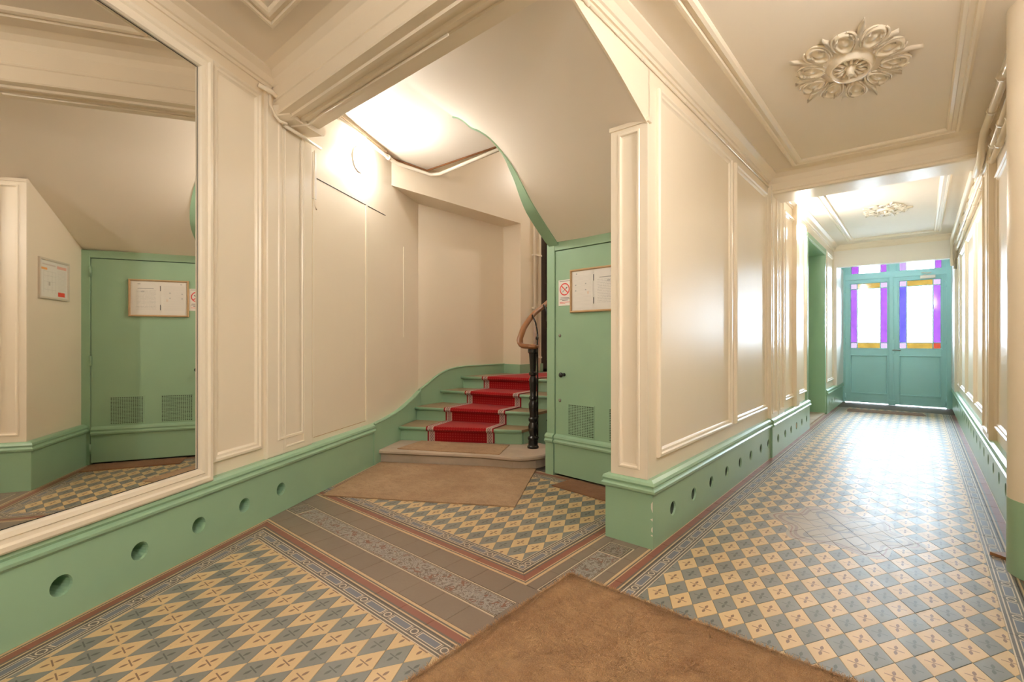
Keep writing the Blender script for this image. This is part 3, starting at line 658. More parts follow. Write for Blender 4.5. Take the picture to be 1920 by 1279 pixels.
# jib door flush in the stair wall: fillets and shadow joints
m = MB(); m.box(2.05, 2.062, WN, WN+.004, .455, 2.60, M=MA); m.build('jib_door_edge', CREAM2, wall_left)
MB().box(2.06, 3.30, WN-.002, WN+.0015, 2.600, 2.608, M=MA).build('jib_door_joint', BLACK, wall_left)
MB().box(2.06, 2.88, WN-.002, WN+.0012, .452, .457, M=MA).build('jib_door_joint', FRAMEWOOD, wall_left)
MB().box(2.885, 2.915, WN, WN+.010, .46, 2.60, M=MA).build('jib_door_fillet', CREAM2, wall_left)
MB().box(3.735, 3.752, WN, WN+.005, 1.30, 2.35, M=MA).build('jib_door_edge', CREAM2, wall_left)
# ------------------------------------------------------------------ MIRROR
mir = thing('wall_mirror', 'tall wall mirror in a moulded cream frame, above the vented skirting', 'mirror')
MM = MA @ Matrix.Translation((.92, .0, 0)) @ Matrix.Rotation(math.radians(-1.4), 4, 'Z')
MB().box(-1.30, .04, -.016, -.011, .46, 2.91, M=MM).build('mirror_glass', MIRROR, mir)
MFR = [(0, -.06), (0, .010), (.010, .018), (.030, .020), (.040, .010), (.058, .008), (.064, .016), (.084, .012), (.092, .000), (.093, -.010)]
MR = MM.to_3x3(); MB().rectloop(MM @ Vector((0, 0, 0)), MR @ X3, Z3, MR @ Y3, -1.36, .093, .405, 2.955, MFR).build('mirror_frame', CREAM2, mir)
MB().rectloop(MM @ Vector((0, 0, 0)), MR @ X3, Z3, MR @ Y3, -1.268, .001, .497, 2.863, [(0, -.0105), (.004, -.0105)]).build('dark_edge', BLACK, mir)
# ------------------------------------------------------------------ STAIR
stair = thing('staircase', 'green wooden winding stair with waxed treads beside the niche', 'staircase')
ZT = [.13, .29, .45, .61, .77]
NL = [None, ((-4.452, 3.213), (-3.247, 3.936)), ((-4.650, 3.600), (-3.25, 4.185)), ((-4.735, 4.085), (-3.25, 4.45)), ((-4.735, 4.45), (-3.25, 4.84))]
def off(seg, d):  # shift a nosing line backwards
    a, b = Vector(seg[0]), Vector(seg[1]); t = (b-a).normalized(); n = Vector((-t.y, t.x)); return (a+n*d, b+n*d)
for k in range(1, 5):
    z = ZT[k]; a, b = Vector(NL[k][0]), Vector(NL[k][1])
    r0, r1 = off(NL[k], .035)
    if k < 4: c, d = off(NL[k+1], .05); poly = [a, b, d, c]
    else: poly = [a, b, Vector((-3.25, 6.95)), Vector((XC+.01, 6.95)), Vector((XC+.01, 5.33)), Vector((-4.735, 5.33))]
    if k == 2: poly = [a, b, d, c, Vector((-4.70, 3.74))]
    m = MB(); pl = [(p.x, p.y) for p in poly]; m.prism(pl, z-.030, z); tr = m.build('tread' if k < 4 else 'landing', TREADWOOD, stair)
    m = MB(); t = (b-a).normalized(); n = Vector((-t.y, t.x)); m.tube([(*(a-t*.0), z-.016), (*(b), z-.016)], .018, 8); m.build('nosing', GREEN, tr, True)
    m = MB(); m.vprism([(*r0, ZT[k-1]), (*r1, ZT[k-1]), (*r1, z-.03), (*r0, z-.03)], (n.x, n.y, 0), .02); m.build('riser', GREEN, stair)
    if k == 1: MB().sweep([(0, z-.03), (.012, z-.03), (.010, z-.045), (0, z-.055)], r0, r1, (-n.x, -n.y)).build('nosing_fillet', GREEN, tr)
# string board closing the open side, continuing round to the upper flight
m = MB(); prof = [(3.99, .13), (3.99, .262), (4.235, .262), (4.235, .422), (4.50, .422), (4.50, .582), (4.875, .582), (4.875, .742), (6.3, .742), (6.3, 0), (3.99, 0)]
m.vprism([(-3.262, y, z) for y, z in prof], (-1, 0, 0), .02); m.build('string_board', GREEN, stair)
# first steps of the next flight, turning towards the passage
for i in range(5):
    x0 = -3.25+.02+i*.27; z = .77+.16*(i+1)
    m = MB(); m.box(x0, x0+.29, 5.0, 6.95, z-.03, z); tr = m.build('tread', TREADWOOD, stair); MB().tube([(x0, 5.0, z-.016), (x0, 6.95, z-.016)], .018, 8).build('nosing', GREEN, tr, True)
    MB().box(x0+.03, x0+.05, 5.0, 6.95, z-.16, z-.03).build('riser', GREEN, stair)
# wall strings (green, rising with the steps)
m = MB(); top = [(2.97, .410), (3.20, .425), (3.42, .450), (3.60, .480), (3.76, .520), (3.95, .572), (4.12, .632)]
pts = [A3(s_, 0, z) for s_, z in top]+[A3(4.12, 0, 0), A3(2.97, 0, 0)]; m.vprism(pts, (-NA.x, -NA.y, 0), .06)
m.tube([A3(s_, .0, z) for s_, z in top], .010, 6); m.build('wall_string', GREEN, stair)
MB().box(2.955, 2.985, -.03, .010, 0, .345, M=MA).build('string_joint', GREEN, stair)
m = MB(); xb = XB+.045; topb = [(3.74, .638), (3.86, .70), (3.98, .775), (4.10, .835), (4.22, .872), (4.36, .895), (4.55, .905), (5.33, .905)]
m.vprism([(xb, y, z) for y, z in topb]+[(xb, 5.33, 0), (xb, 3.74, 0)], (-1, 0, 0), .04); m.tube([(xb, y, z) for y, z in topb], .010, 6)
m.box(XB, XC+.0, 5.32, 5.36, .5, .905); m.box(XC, XC+.02, 5.32, 5.88, .5, .905); m.build('wall_string', GREEN, stair)
# stone bottom step with a rounded end
st = thing('stone_step', 'worn limestone bottom step with a rounded end under the newel', 'step')
def step_outline(sf, nr, grow):
    out = [A2(sf-grow, .0), A2(sf-grow+.05, 1.10)]
    c = A2(sf+.33, 1.40); R = .33+grow
    for k in range(0, 13): a = -math.pi/2+math.pi*k/12*.95; v = DA*math.sin(a)*R+NA*math.cos(a)*R*.95; out.append(c+v)
    out += [A2(sf+.95, 1.25), A2(sf+.95, 0)]
    return [(p.x, p.y) for p in out]
MB().prism(step_outline(3.105, 1.6, 0), 0, .085).build('step_body', STONE, st)
m = MB(); oo = [step_outline(3.105, 1.6, g) for g in (.020, .040, .040, .028)]; zz = (.085, .098, .118, .130); n = len(oo[0])
m.addm([(x, y, z) for o_, z in zip(oo, zz) for x, y in o_], [(i*n+k, i*n+(k+1) % n, (i+1)*n+(k+1) % n, (i+1)*n+k) for i in range(3) for k in range(n)]+[tuple(range(n))[::-1], tuple(range(3*n, 4*n))]); m.build('step_slab', STONE, st, 'auto')
# ------------------------------------------------------------------ STAIR RUNNER
run = thing('stair_runner', 'red dotted carpet runner with pale key borders on the stair', 'carpet')
CL = [None, ((-4.170, 3.399), (-3.501, 3.770)), ((-4.291, 3.775), (-3.58, 4.06)), ((-4.367, 4.190), (-3.620, 4.362)), ((-4.415, 4.545), (-3.67, 4.735))]
def proj_on(seg, p): a, b = Vector(seg[0]), Vector(seg[1]); t = (b-a).normalized(); return a+t*((Vector(p)-a).dot(t))
for k in range(1, 5):
    z = ZT[k]; T = .009; a, b = [proj_on(NL[k], p) for p in CL[k]]; t = (b-a).normalized(); n = Vector((-t.y, t.x))
    rows = [(a+n*.030, b+n*.030, ZT[k-1]+.002), (a+n*.030, b+n*.030, z-.05), (a+n*.022, b+n*.022, z-.040), (a-n*.012, b-n*.012, z-.034), (a-n*.026, b-n*.026, z-.016), (a-n*.012, b-n*.012, z+T-.002), (a+n*.01, b+n*.01, z+T)]
    if k < 4:
        a2, b2 = [proj_on(NL[k+1], p) for p in CL[k+1]]; t2 = (b2-a2).normalized(); n2 = Vector((-t2.y, t2.x)); rows.append((a2+n2*.033, b2+n2*.033, z+T))
    else: rows += [(Vector((-4.40, 4.9)), Vector((-3.66, 4.95)), z+T), (Vector((-4.34, 5.4)), Vector((-3.5, 5.25)), z+T), (Vector((-4.2, 6.0)), Vector((-3.2, 5.45)), z+T), (Vector((-3.25, 6.25)), Vector((-3.2, 5.5)), z+T)]
    m = MB(); v = 0; NS = 12
    for i in range(len(rows)-1):
        (p, q, z0), (p2, q2, z1) = rows[i], rows[i+1]; dv = math.hypot(((p+q)/2-(p2+q2)/2).length, z1-z0)
        for j in range(NS):
            f0, f1 = j/NS, (j+1)/NS
            A_, B_, C_, D_ = p.lerp(q, f0), p.lerp(q, f1), p2.lerp(q2, f1), p2.lerp(q2, f0)
            m.face([(*A_, z0), (*B_, z0), (*C_, z1), (*D_, z1)], [(f0, v), (f1, v), (f1, v+dv), (f0, v+dv)])
        v += dv
    o = m.build('runner_section', CARPET, run); md = o.modifiers.new('thickness', 'SOLIDIFY'); md.thickness = .007; md.offset = 0
# ------------------------------------------------------------------ BANISTER
ban = thing('banister', 'black cast-iron newel with curving oak handrail and iron balusters', 'banister')
nb = Vector((-3.075, 3.915, .13))
NP = [(.060, 0), (.060, .02), (.050, .03), (.050, .085), (.055, .09), (.055, .11), (.036, .13), (.040, .15), (.048, .19), (.050, .23), (.036, .27), (.047, .285), (.047, .31), (.034, .325), (.036, .36), (.044, .42), (.046, .46), (.030, .50), (.040, .51), (.040, .535),
      (.030, .55), (.033, .60), (.040, .68), (.040, .72), (.028, .755), (.042, .765), (.042, .79), (.030, .80), (.034, .86), (.040, .95), (.044, .99), (.054, 1.0), (.054, 1.035), (.040, 1.045)]
MB().lathe(NP, Matrix.Translation(nb), 18).build('newel', IRON, ban, 'auto')
rail = [(-3.02, 3.90, 1.192), (-3.09, 3.868, 1.193), (-3.165, 3.838, 1.205), (-3.200, 3.850, 1.260), (-3.215, 3.90, 1.330), (-3.252, 3.996, 1.409), (-3.305, 4.214, 1.548), (-3.343, 4.445, 1.652), (-3.376, 4.681, 1.764), (-3.36, 4.95, 1.90), (-3.2, 5.15, 2.06), (-2.9, 5.22, 2.25)]
path = [Vector(cat(rail, i/60)) for i in range(61)]
MB().tube(path, .034, 12, rz=.026).build('handrail', WOOD, ban, True)
MB().lathe([(.0, 0), (.060, .002), (.070, .018), (.060, .036), (.0, .040)], Matrix.Translation((-3.075, 3.905, 1.172)), 20).build('handrail_volute', WOOD, ban, True)
for (x, y, zb, zt) in ((-3.177, 4.126, .17, 1.50), (-3.225, 4.40, .33, 1.63), (-3.225, 4.66, .50, 1.74), (-3.22, 4.90, .62, 1.86)):
    m = MB(); m.tube([(x-.09, y+.02, zt+.04), (x-.03, y+.005, zt-.05), (x, y, zt-.16), (x, y, zb+.05), (x+.004, y+.005, zb+.02), (x-.02, y+.01, zb), (x-.05, y+.01, zb+.012), (x-.06, y+.01, zb+.05)], .0085, 8)
    for z in (zb+.25, zt-.22, zt-.30): m.lathe([(.009, -.018), (.016, -.006), (.016, .006), (.009, .018)], Matrix.Translation((x-.006, y, z)), 8)
    m.build('baluster', IRON, ban, True)
# dark landing door in the stairwell and cream riser pipe beside it
ld = thing('landing_door', 'dark stained panelled door at the stair landing behind the banister', 'door')
MB().box(XC-.06, XC-.02, 5.90, 6.84, .775, 3.04).build('leaf', DARKDOOR, ld)
m = MB(); m.rectloop((XC-.02, 0, 0), Y3, Z3, X3, 5.86, 6.86, .775, 3.05, [(0, -.04), (0, .0), (.04, .0), (.045, -.02)]); m.build('frame', DARKDOOR, ld)
for z0, z1 in ((.95, 1.45), (1.55, 2.15), (2.25, 2.9)):
    m = MB(); m.rectloop((XC-.02, 0, 0), Y3, Z3, X3, 6.0, 6.74, z0, z1, [(0, 0), (.01, .02), (.04, .02), (.05, .006), (.08, .004)]); m.build('panel_moulding', DARKDOOR, ld)
    MB().lathe([(0, 0), (.06, .0), (.05, .02), (.02, .03), (0, .03)], Matrix.Translation((XC-.02, 6.37, (z0+z1)/2)) @ Matrix.Rotation(math.pi/2, 4, 'Y'), 12).build('boss', DARKDOOR, ld, True)
pp = thing('riser_pipe', 'thin cream vertical pipe on the stairwell wall by the dark door', 'pipe')
for y in (5.66, 5.76): MB().tube([(XC+.03, y, .78), (XC+.03, y, 5.5)], .022, 10).build('pipe', CREAM2, pp, True)
for z in (1.0, 1.75, 2.55): MB().box(XC, XC+.058, 5.62, 5.80, z-.012, z+.012).build('clip', CREAM2, pp)
# ------------------------------------------------------------------ CUPBOARD DOOR UNDER THE STAIR
CP = Vector((-2.588, 3.631)); CD = Vector((.998, -.067)).normalized(); CN = Vector((CD.y, -CD.x))
if CN.y > 0: CN = -CN
MC = Matrix(((CD.x, CN.x, 0, CP.x), (CD.y, CN.y, 0, CP.y), (0, 0, 1, 0), (0, 0, 0, 1)))   # local (s, out, z)
cup = struct(obj('door_2', None), 'green cupboard door under the stair'); 
MB().box(.004, 1.025, -.045, 0, .022, 2.085, M=MC).build('leaf', GREEN, cup)
m = MB(); m.bbox(-.092, 0, -.06, .012, 0, 2.165, .003, M=MC); m.build('frame_post', GREEN, cup)
MB().bbox(1.03, 1.13, -.06, .010, 0, 2.165, .003, M=MC).build('frame_post', GREEN, cup)
MB().bbox(-.092, 1.13, -.07, .008, 2.092, 2.168, .002, M=MC).build('frame_head', GREEN, cup)
MB().box(-.085, 1.12, -.35, -.062, 0, 2.16, M=MC).build('dark_interior', BLACK, cup)
m = MB(); p0, p1 = MC @ Vector((.006, 0, 0)), MC @ Vector((1.02, 0, 0)); m.sweep([(0, .022), (.016, .022), (.016, .295)]+[(.016+d, z-.03) for d, z in CAP[:-2]]+[(0, .385)], (p0.x, p0.y), (p1.x, p1.y), (CN.x, CN.y)); m.build('plinth', GREEN, cup)
m = MB(); p0, p1 = MC @ Vector((-.098, .012, 0)), MC @ Vector((-.002, .012, 0)); m.sweep([(0, 0), (.014, 0), (.014, .295)]+[(.014+d, z-.03) for d, z in CAP[:-2]]+[(0, .385)], (p0.x, p0.y), (p1.x, p1.y), (CN.x, CN.y)); m.build('post_plinth', GREEN, cup)
for s0, s1 in ((.150, .440), (.585, .875)):
    g = MB().rectloop(MC @ Vector((0, 0, 0)), Vector((CD.x, CD.y, 0)), Z3, Vector((CN.x, CN.y, 0)), s0, s1, .392, .680, [(0, 0), (0, .005), (.008, .005), (.010, .002)]).build('vent_grille', GREEN, cup)
    MB().box(s0+.008, s1-.008, .0003, .0008, .40, .672, M=MC).build('grille_opening', BLACK, g)
    m = MB(); nx, nz = 15, 19
    for i in range(1, nx): s_ = s0+.008+(s1-s0-.016)*i/nx; m.box(s_-.0035, s_+.0035, .001, .004, .40, .672, M=MC)
    for i in range(1, nz): z = .40+.272*i/nz; m.box(s0+.008, s1-.008, .0015, .0045, z-.0035, z+.0035, M=MC)
    m.build('grille_mesh', GREEN, g)
kn = MB().lathe([(.0, -.002), (.016, .0), (.016, .006), (.008, .012), (.008, .032), (.020, .040), (.024, .052), (.016, .062), (0, .064)], MC @ Matrix.Translation((.107, 0, .940)) @ Matrix.Rotation(-math.pi/2, 4, 'X'), 14).build('knob', IRON, cup, True)
for z in (1.30, .70): MB().lathe([(0, -.001), (.016, 0), (.014, .004), (0, .005)], MC @ Matrix.Translation((.055, 0, z)) @ Matrix.Rotation(-math.pi/2, 4, 'X'), 12).build('lock_escutcheon', STEEL, cup, True)
for z in (.16, 1.05, 1.95): MB().tube([MC @ Vector((1.028, .012, z-.05)), MC @ Vector((1.028, .012, z+.05))], .012, 8).build('hinge', GREEN, cup, True)
# notice board, no-smoking notice, evacuation plan
nbd = thing('notice_board', 'wood-framed notice board with two printed pages on the green cupboard door', 'notice board')
OC = MC @ Vector((0, 0, 0)); UC = Vector((CD.x, CD.y, 0)); NC = Vector((CN.x, CN.y, 0))
MB().box(.20, .70, .001, .012, 1.52, 1.88, M=MC).build('backing', PAPER, nbd)
MB().rectloop(OC, UC, Z3, NC, .187, .715, 1.505, 1.892, [(0, .001), (0, .022), (.004, .026), (.012, .026), (.018, .014), (.018, .010)]).build('frame', FRAMEWOOD, nbd)
for s0, s1, mt, tl in ((.210, .435, PAGE_MAP, 0), (.447, .685, PAGE_TEXT, .004)):
    m = MB(); m.face([MC @ Vector((s0, .014, 1.538+tl)), MC @ Vector((s1, .0145, 1.536)), MC @ Vector((s1, .0145, 1.872)), MC @ Vector((s0, .014, 1.870+tl))], [(0, 0), (1, 0), (1, 1), (0, 1)]); m.build('page', mt, nbd)
for z in (1.60, 1.80): MB().box(.438, .444, .013, .0155, z-.025, z+.03, M=MC).build('page_clip', DARKINK, nbd)
ns = thing('no_smoking_sign', 'white no-smoking sign with a red barred ring beside the notice board', 'sign')
MB().box(.042, .186, .0005, .0025, 1.575, 1.812, M=MC).build('sheet', PAPER, ns)
def disc_ring(r0, r1, cs, cz, h, seg=28):
    m = MB(); I = [MC @ Vector((cs+r0*math.cos(2*math.pi*k/seg), h, cz+r0*math.sin(2*math.pi*k/seg))) for k in range(seg)]; O = [MC @ Vector((cs+r1*math.cos(2*math.pi*k/seg), h, cz+r1*math.sin(2*math.pi*k/seg))) for k in range(seg)]
    m.addm(I+O, [(k, (k+1) % seg, seg+(k+1) % seg, seg+k) for k in range(seg)]); return m
disc_ring(.047, .057, .114, 1.725, .0030).build('red_ring', REDINK, ns)
RM = MC @ Matrix.Translation((.114, .0030, 1.725)) @ Matrix.Rotation(math.radians(42), 4, 'Y')
MB().box(-.05, .05, 0, .0003, -.0045, .0045, M=RM).build('red_bar', REDINK, ns)
RM2 = MC @ Matrix.Translation((.116, .0027, 1.722)) @ Matrix.Rotation(math.radians(-38), 4, 'Y')
m = MB(); m.box(-.036, .010, 0, .0002, -.005, .005, M=RM2); m.build('cigarette', GREYINK, ns); MB().box(.013, .034, 0, .0002, -.005, .005, M=RM2).build('cigarette_filter', DARKINK, ns)
MB().tube([MC @ Vector((.083, .003, 1.712)), MC @ Vector((.078, .003, 1.728)), MC @ Vector((.086, .003, 1.738)), MC @ Vector((.080, .003, 1.752))], .0016, 5).build('smoke_curl', GREYINK, ns)
for z, a, b in ((1.800, .055, .172), (1.648, .066, .165), (1.636, .060, .170), (1.624, .085, .150)): MB().box(a, b, .0026, .0029, z-.0022, z+.0022, M=MC).build('text_line', DARKINK, ns)

for z, a, b in ((1.606, .058, .172), (1.596, .058, .12)): MB().box(a, b, .0026, .0029, z-.002, z+.002, M=MC).build('red_text_line', REDINK, ns)
ev = thing('evacuation_plan', 'metal-framed evacuation plan on the cream pier wall, seen in the mirror', 'framed plan')
MB().rectloop((XPI, 0, 0), Y3, Z3, -X3, 2.865, 3.315, 1.625, 1.985, [(0, 0), (0, .016), (.004, .018), (.018, .016), (.020, .006)]).build('frame', ALU, ev)
m = MB(); m.face([(XPI-.006, 3.297, 1.643), (XPI-.006, 2.883, 1.643), (XPI-.006, 2.883, 1.967), (XPI-.006, 3.297, 1.967)], [(1, 0), (0, 0), (0, 1), (1, 1)]); m.build('printed_plan', PLAN, ev)
# ------------------------------------------------------------------ STREET DOOR (glazed double door)
YD = 11.86
sd = struct(obj('door_1', None), 'green double street door with stained glass, turned turquoise by painted-in haze')
def leaf(x0, x1, gx0, gx1, gz0, gz1, cols):
    L_ = obj('door_leaf', None, sd)
    m = MB()
    for b in ((x0, gx0, .015, 2.50), (gx1, x1, .015, 2.50), (gx0, gx1, gz1, 2.50), (gx0, gx1, .96, gz0), (gx0, gx1, .015, .20)): m.bbox(b[0], b[1], YD, YD+.05, b[2], b[3], .003)
    m.build('stiles_and_rails', TEAL_HAZE, L_)
    MB().box(gx0-.01, gx1+.01, YD+.018, YD+.034, .19, .97).build('lower_panel', TEAL_HAZE, L_)
    MB().rectloop((0, YD, 0), X3, Z3, -Y3, gx0-.012, gx1+.012, .19, .972, [(0, 0), (.004, .012), (.016, .012), (.024, -.016)]).build('panel_moulding', TEAL_HAZE, L_)
    MB().rectloop((0, YD, 0), X3, Z3, -Y3, gx0-.025, gx1+.025, gz0-.025, gz1+.025, [(0, 0), (.003, .010), (.016, .010), (.025, -.01)]).build('glazing_bead', TEAL_HAZE, L_)
    w = .105; xs = [gx0, gx0+w, gx1-w, gx1]; zs = [gz0, gz0+w, gz1-w, gz1]
    for i in range(3):
        for j in range(3):
            MB().box(xs[i]+(.004 if i else -.004), xs[i+1]-(.004 if i < 2 else -.004), YD+.020, YD+.026, zs[j]+(.004 if j else -.004), zs[j+1]-(.004 if j < 2 else -.004)).build('glass_pane', cols[j][i], L_)
    m = MB()
    for x in xs[1:3]: m.box(x-.008, x+.008, YD+.012, YD+.034, gz0, gz1)
    for z in zs[1:3]: m.box(gx0, gx1, YD+.0125, YD+.0335, z-.008, z+.008)
    m.build('glazing_bars', TEAL_HAZE, L_)
    return L_
l1 = leaf(-1.176, -.425, -1.070, -.490, 1.110, 2.405, [(G_ROSE, G_AMBER, G_ROSE), (G_PURPLE, G_CLEAR, G_PURPLE), (G_ROSE, G_AMBER, G_ROSE)])
l2 = leaf(-.415, .381, -.300, .290, 1.110, 2.405, [(G_ROSE, G_AMBER, G_RED), (G_BLUE, G_CLEAR, G_PURPLE), (G_ROSE, G_AMBER, G_ROSE)])
for x in (-.955, -.545): pass
MB().bbox(-.455, -.395, YD-.022, YD, .015, 2.50, .004).build('meeting_cover_strip', TEAL_HAZE, sd)
m = MB(); m.bbox(-1.26, -1.168, YD-.03, YD+.07, 0, 3.05, .004); m.build('frame_post', TEAL_HAZE, sd); MB().bbox(.372, .50, YD-.03, YD+.07, 0, 3.05, .004).build('frame_post', TEAL_HAZE, sd)
MB().bbox(-1.18, .385, YD-.02, YD+.06, 2.485, 2.61, .004).build('transom_rail', TEAL_HAZE, sd); MB().bbox(-1.18, .385, YD-.02, YD+.06, 2.90, 3.06, .004).build('frame_head', TEAL_HAZE, sd); MB().bbox(-.46, -.36, YD-.02, YD+.06, 2.6, 2.92, .004).build('transom_post', TEAL_HAZE, sd)
m = MB(); m.box(-1.18, -1.06, YD, YD+.05, 2.6, 2.91); m.box(-.50, -.46, YD, YD+.05, 2.6, 2.91); m.box(-.36, -.30, YD, YD+.05, 2.6, 2.91); m.box(.30, .385, YD, YD+.05, 2.6, 2.91); m.build('transom_rail_ends', TEAL_HAZE, sd)
for a, b, g in ((-1.06, -.945, G_MAG), (-.935, -.60, G_CLEAR), (-.59, -.50, G_MAG), (-.30, -.205, G_MILK), (-.195, .205, G_CLEAR), (.215, .30, G_MAG)): MB().box(a, b, YD+.020, YD+.026, 2.61, 2.90).build('transom_pane', g, sd)
m = MB()
for x in (-.94, -.595, -.20, .21): m.box(x-.006, x+.006, YD+.012, YD+.034, 2.6, 2.91)
m.build('transom_bars', TEAL_HAZE, sd)
# handle, lock plate, closer, bolts, hinges
m = MB(); m.tube([(-.40, YD-.02, 1.075), (-.40, YD-.065, 1.075), (-.38, YD-.07, 1.075), (-.28, YD-.068, 1.070)], .010, 8); m.build('lever_handle', STEEL, l2, True)
MB().bbox(-.425, -.375, YD-.028, YD-.0205, 1.0, 1.28, .003).build('lock_plate', TEAL_HAZE, l2)
MB().bbox(.0, .22, YD-.06, YD-.001, 2.425, 2.485, .006).build('door_closer', ALU, l2)
MB().tube([(.05, YD-.05, 2.49), (.16, YD-.13, 2.52), (.02, YD-.03, 2.54)], .008, 6).build('closer_arm', ALU, l2)
MB().bbox(-.47, -.36, YD-.05, YD-.001, .0, .10, .004).build('floor_bolt', TEAL_HAZE, l1)
for x in (-1.165, .37):
    for z in (.12, 1.25, 2.3): MB().tube([(x, YD-.012, z-.06), (x, YD-.012, z+.06)], .014, 8).build('hinge', TEAL_HAZE, l1 if x < 0 else l2, True)
struct(MB().box(-30, 30, 11.95, 60, -.12, -.03).build('ground', PAVE))
# ------------------------------------------------------------------ SIDE DOOR in the passage
dd = struct(obj('door_3', None), 'green panelled side door recessed in the passage wall')
m = MB(); m.box(XPI-.02, XPI+.02, YD0, YD1, .03, ZD); m.build('leaf', GREEN, dd)
for y0, y1 in ((YD0+.1, YD0+.75), (YD0+.9, YD1-.1)):
    for z0, z1 in ((.2, .75), (.85, 1.0), (1.1, 2.5)): MB().rectloop((XPI+.02, 0, 0), Y3, Z3, X3, y0, y1, z0, z1, [(0, 0), (.006, .016), (.03, .016), (.045, .003), (.06, .0)]).build('panel_moulding', GREEN, dd)
MB().box(XPI+.02, XL+.03, YD0-.005, YD0+.025, .03, ZD).build('jamb', GREEN, dd); MB().box(XPI+.02, XL+.03, YD1-.03, YD1+.005, .03, ZD).build('jamb', GREEN, dd); MB().box(XPI+.02, XL+.03, YD0, YD1, ZD-.03, ZD+.005).build('jamb_head', GREEN, dd)
m = MB(); m.box(XL, XL+.03, YD0-.05, YD0, .03, ZD+.05); m.box(XL, XL+.03, YD1, YD1+.07, .03, ZD+.05); m.box(XL, XL+.035, YD0-.05, YD1+.07, ZD, ZD+.07); m.build('architrave', GREEN, dd)
MB().box(XPI+.02, XL+.02, YD0, YD1, 0, .03).build('threshold', STONE, dd)
# ------------------------------------------------------------------ COLUMN at the right edge
cc = (.545, 3.74)
colm = thing('round_column', 'round cream column with a green painted foot at the passage edge', 'column')
MB().lathe([(.185, .40), (.185, ZC)], Matrix.Translation((*cc, 0)), 40).build('shaft', CREAM, colm, True).data.polygons[0].use_smooth = False
MB().lathe([(.187, 0), (.187, .402)], Matrix.Translation((*cc, 0)), 40).build('painted_foot', GREEN, colm, True)
for o in colm.children: o.data.set_sharp_from_angle(angle=math.radians(40))
tag(MB().prism([(.31, 3.93), (.40, 3.86), (.44, 3.95), (.44, 4.02)], 0, .018).build('floor_wedge', WOOD), 'small brown wooden wedge on the tiles by the column foot', 'wedge')
# ------------------------------------------------------------------ MATS
def mat_thing(name, label, corners, h, mat, fuzz, seed, flen=.014):
    random.seed(seed); t = thing(name, label, 'doormat', None); c = [Vector(p) for p in corners]; m = MB()
    nx, ny = 24, 16; top = []; z0 = corners[0][2] if len(corners[0]) > 2 else 0
    c = [Vector((p[0], p[1])) for p in corners]
    P = lambda u, v: c[0].lerp(c[1], u).lerp(c[3].lerp(c[2], u), v)
    ring = []
    for j in range(ny+1):
        for i in range(nx+1):
            p = P(i/nx, j/ny); edge = min(i, nx-i, j, ny-j); zz = z0+h+(random.uniform(-.0012, .0012) if edge else -.004)
            if edge == 0: p = p+Vector((random.uniform(-.003, .003), random.uniform(-.003, .003)))
            top.append((p.x, p.y, zz))
    F = [(j*(nx+1)+i, j*(nx+1)+i+1, (j+1)*(nx+1)+i+1, (j+1)*(nx+1)+i) for j in range(ny) for i in range(nx)]; m.addm(top, F)
    loop = [i for i in range(nx+1)]+[(j*(nx+1)+nx) for j in range(1, ny+1)]+[ny*(nx+1)+i for i in range(nx-1, -1, -1)]+[j*(nx+1) for j in range(ny-1, 0, -1)]
    k = len(loop); bot = [(top[i][0], top[i][1], z0) for i in loop]; m.addm([top[i] for i in loop]+bot, [(i, (i+1) % k, k+(i+1) % k, k+i) for i in range(k)])
    m.build('mat_body', mat, t, 'auto')
    if fuzz:
        q = MB(); vs = []; fs = []
        for _ in range(fuzz):
            if random.random() < .10:
                e = random.choice((0, 1, 2, 3)); r = random.random(); u, v = ((r, 0), (1, r), (r, 1), (0, r))[e]
            else: u, v = random.random(), random.random()
            p = P(u, v); a = random.uniform(0, 6.283); l = flen*random.uniform(.5, 1.2); w = .0007+flen*.045; b = Vector((p.x, p.y, z0+h-.003)); d = Vector((math.cos(a)*l*.8, math.sin(a)*l*.8, l*random.uniform(.25, .8))); s_ = Vector((-math.sin(a)*w, math.cos(a)*w, 0))
            i = len(vs); vs += [tuple(b-s_), tuple(b+s_), tuple(b+d)]; fs.append((i, i+1, i+2))
        q.addm(vs, fs); o = q.build('coir_pile', mat, t); o['kind'] = 'stuff'
    return t
mat_thing('doormat', 'large golden-brown coir mat lying on the tiles at the front', [(-1.400, .45), (.10, .45), (.10, 2.098), (-1.398, 2.100)], .022, COIR1, 95000, 1, .024)
a, b, c, d = A2(2.02, .03), A2(3.085, .01), A2(3.16, 1.60), A2(2.09, 1.655)
mat_thing('doormat', 'wide worn tan coir mat at the foot of the stone step', [(-3.655, 1.905), (-2.303, 2.715), (-2.835, 3.660), (-4.190, 2.822)], .014, COIR2, 9000, 2, .006)
mat_thing('doormat', 'narrow tan coir mat lying on top of the stone step', [(-4.105, 2.955, .13), (-3.135, 3.455, .13), (-3.335, 3.835, .13), (-4.225, 3.365, .13)], .012, COIR2, 2500, 3, .005)
mat_thing('doormat', 'small rust-brown mat before the green cupboard door', [(-2.405, 3.325), (-1.60, 3.25), (-1.57, 3.535), (-2.38, 3.60)], .012, COIR3, 3000, 4, .006)
mat_thing('doormat', 'thin pinkish strip mat inside the street door', [(-.985, 10.27), (.085, 10.44), (.035, 10.78), (-1.01, 10.66)], .010, COIR4, 0, 5)
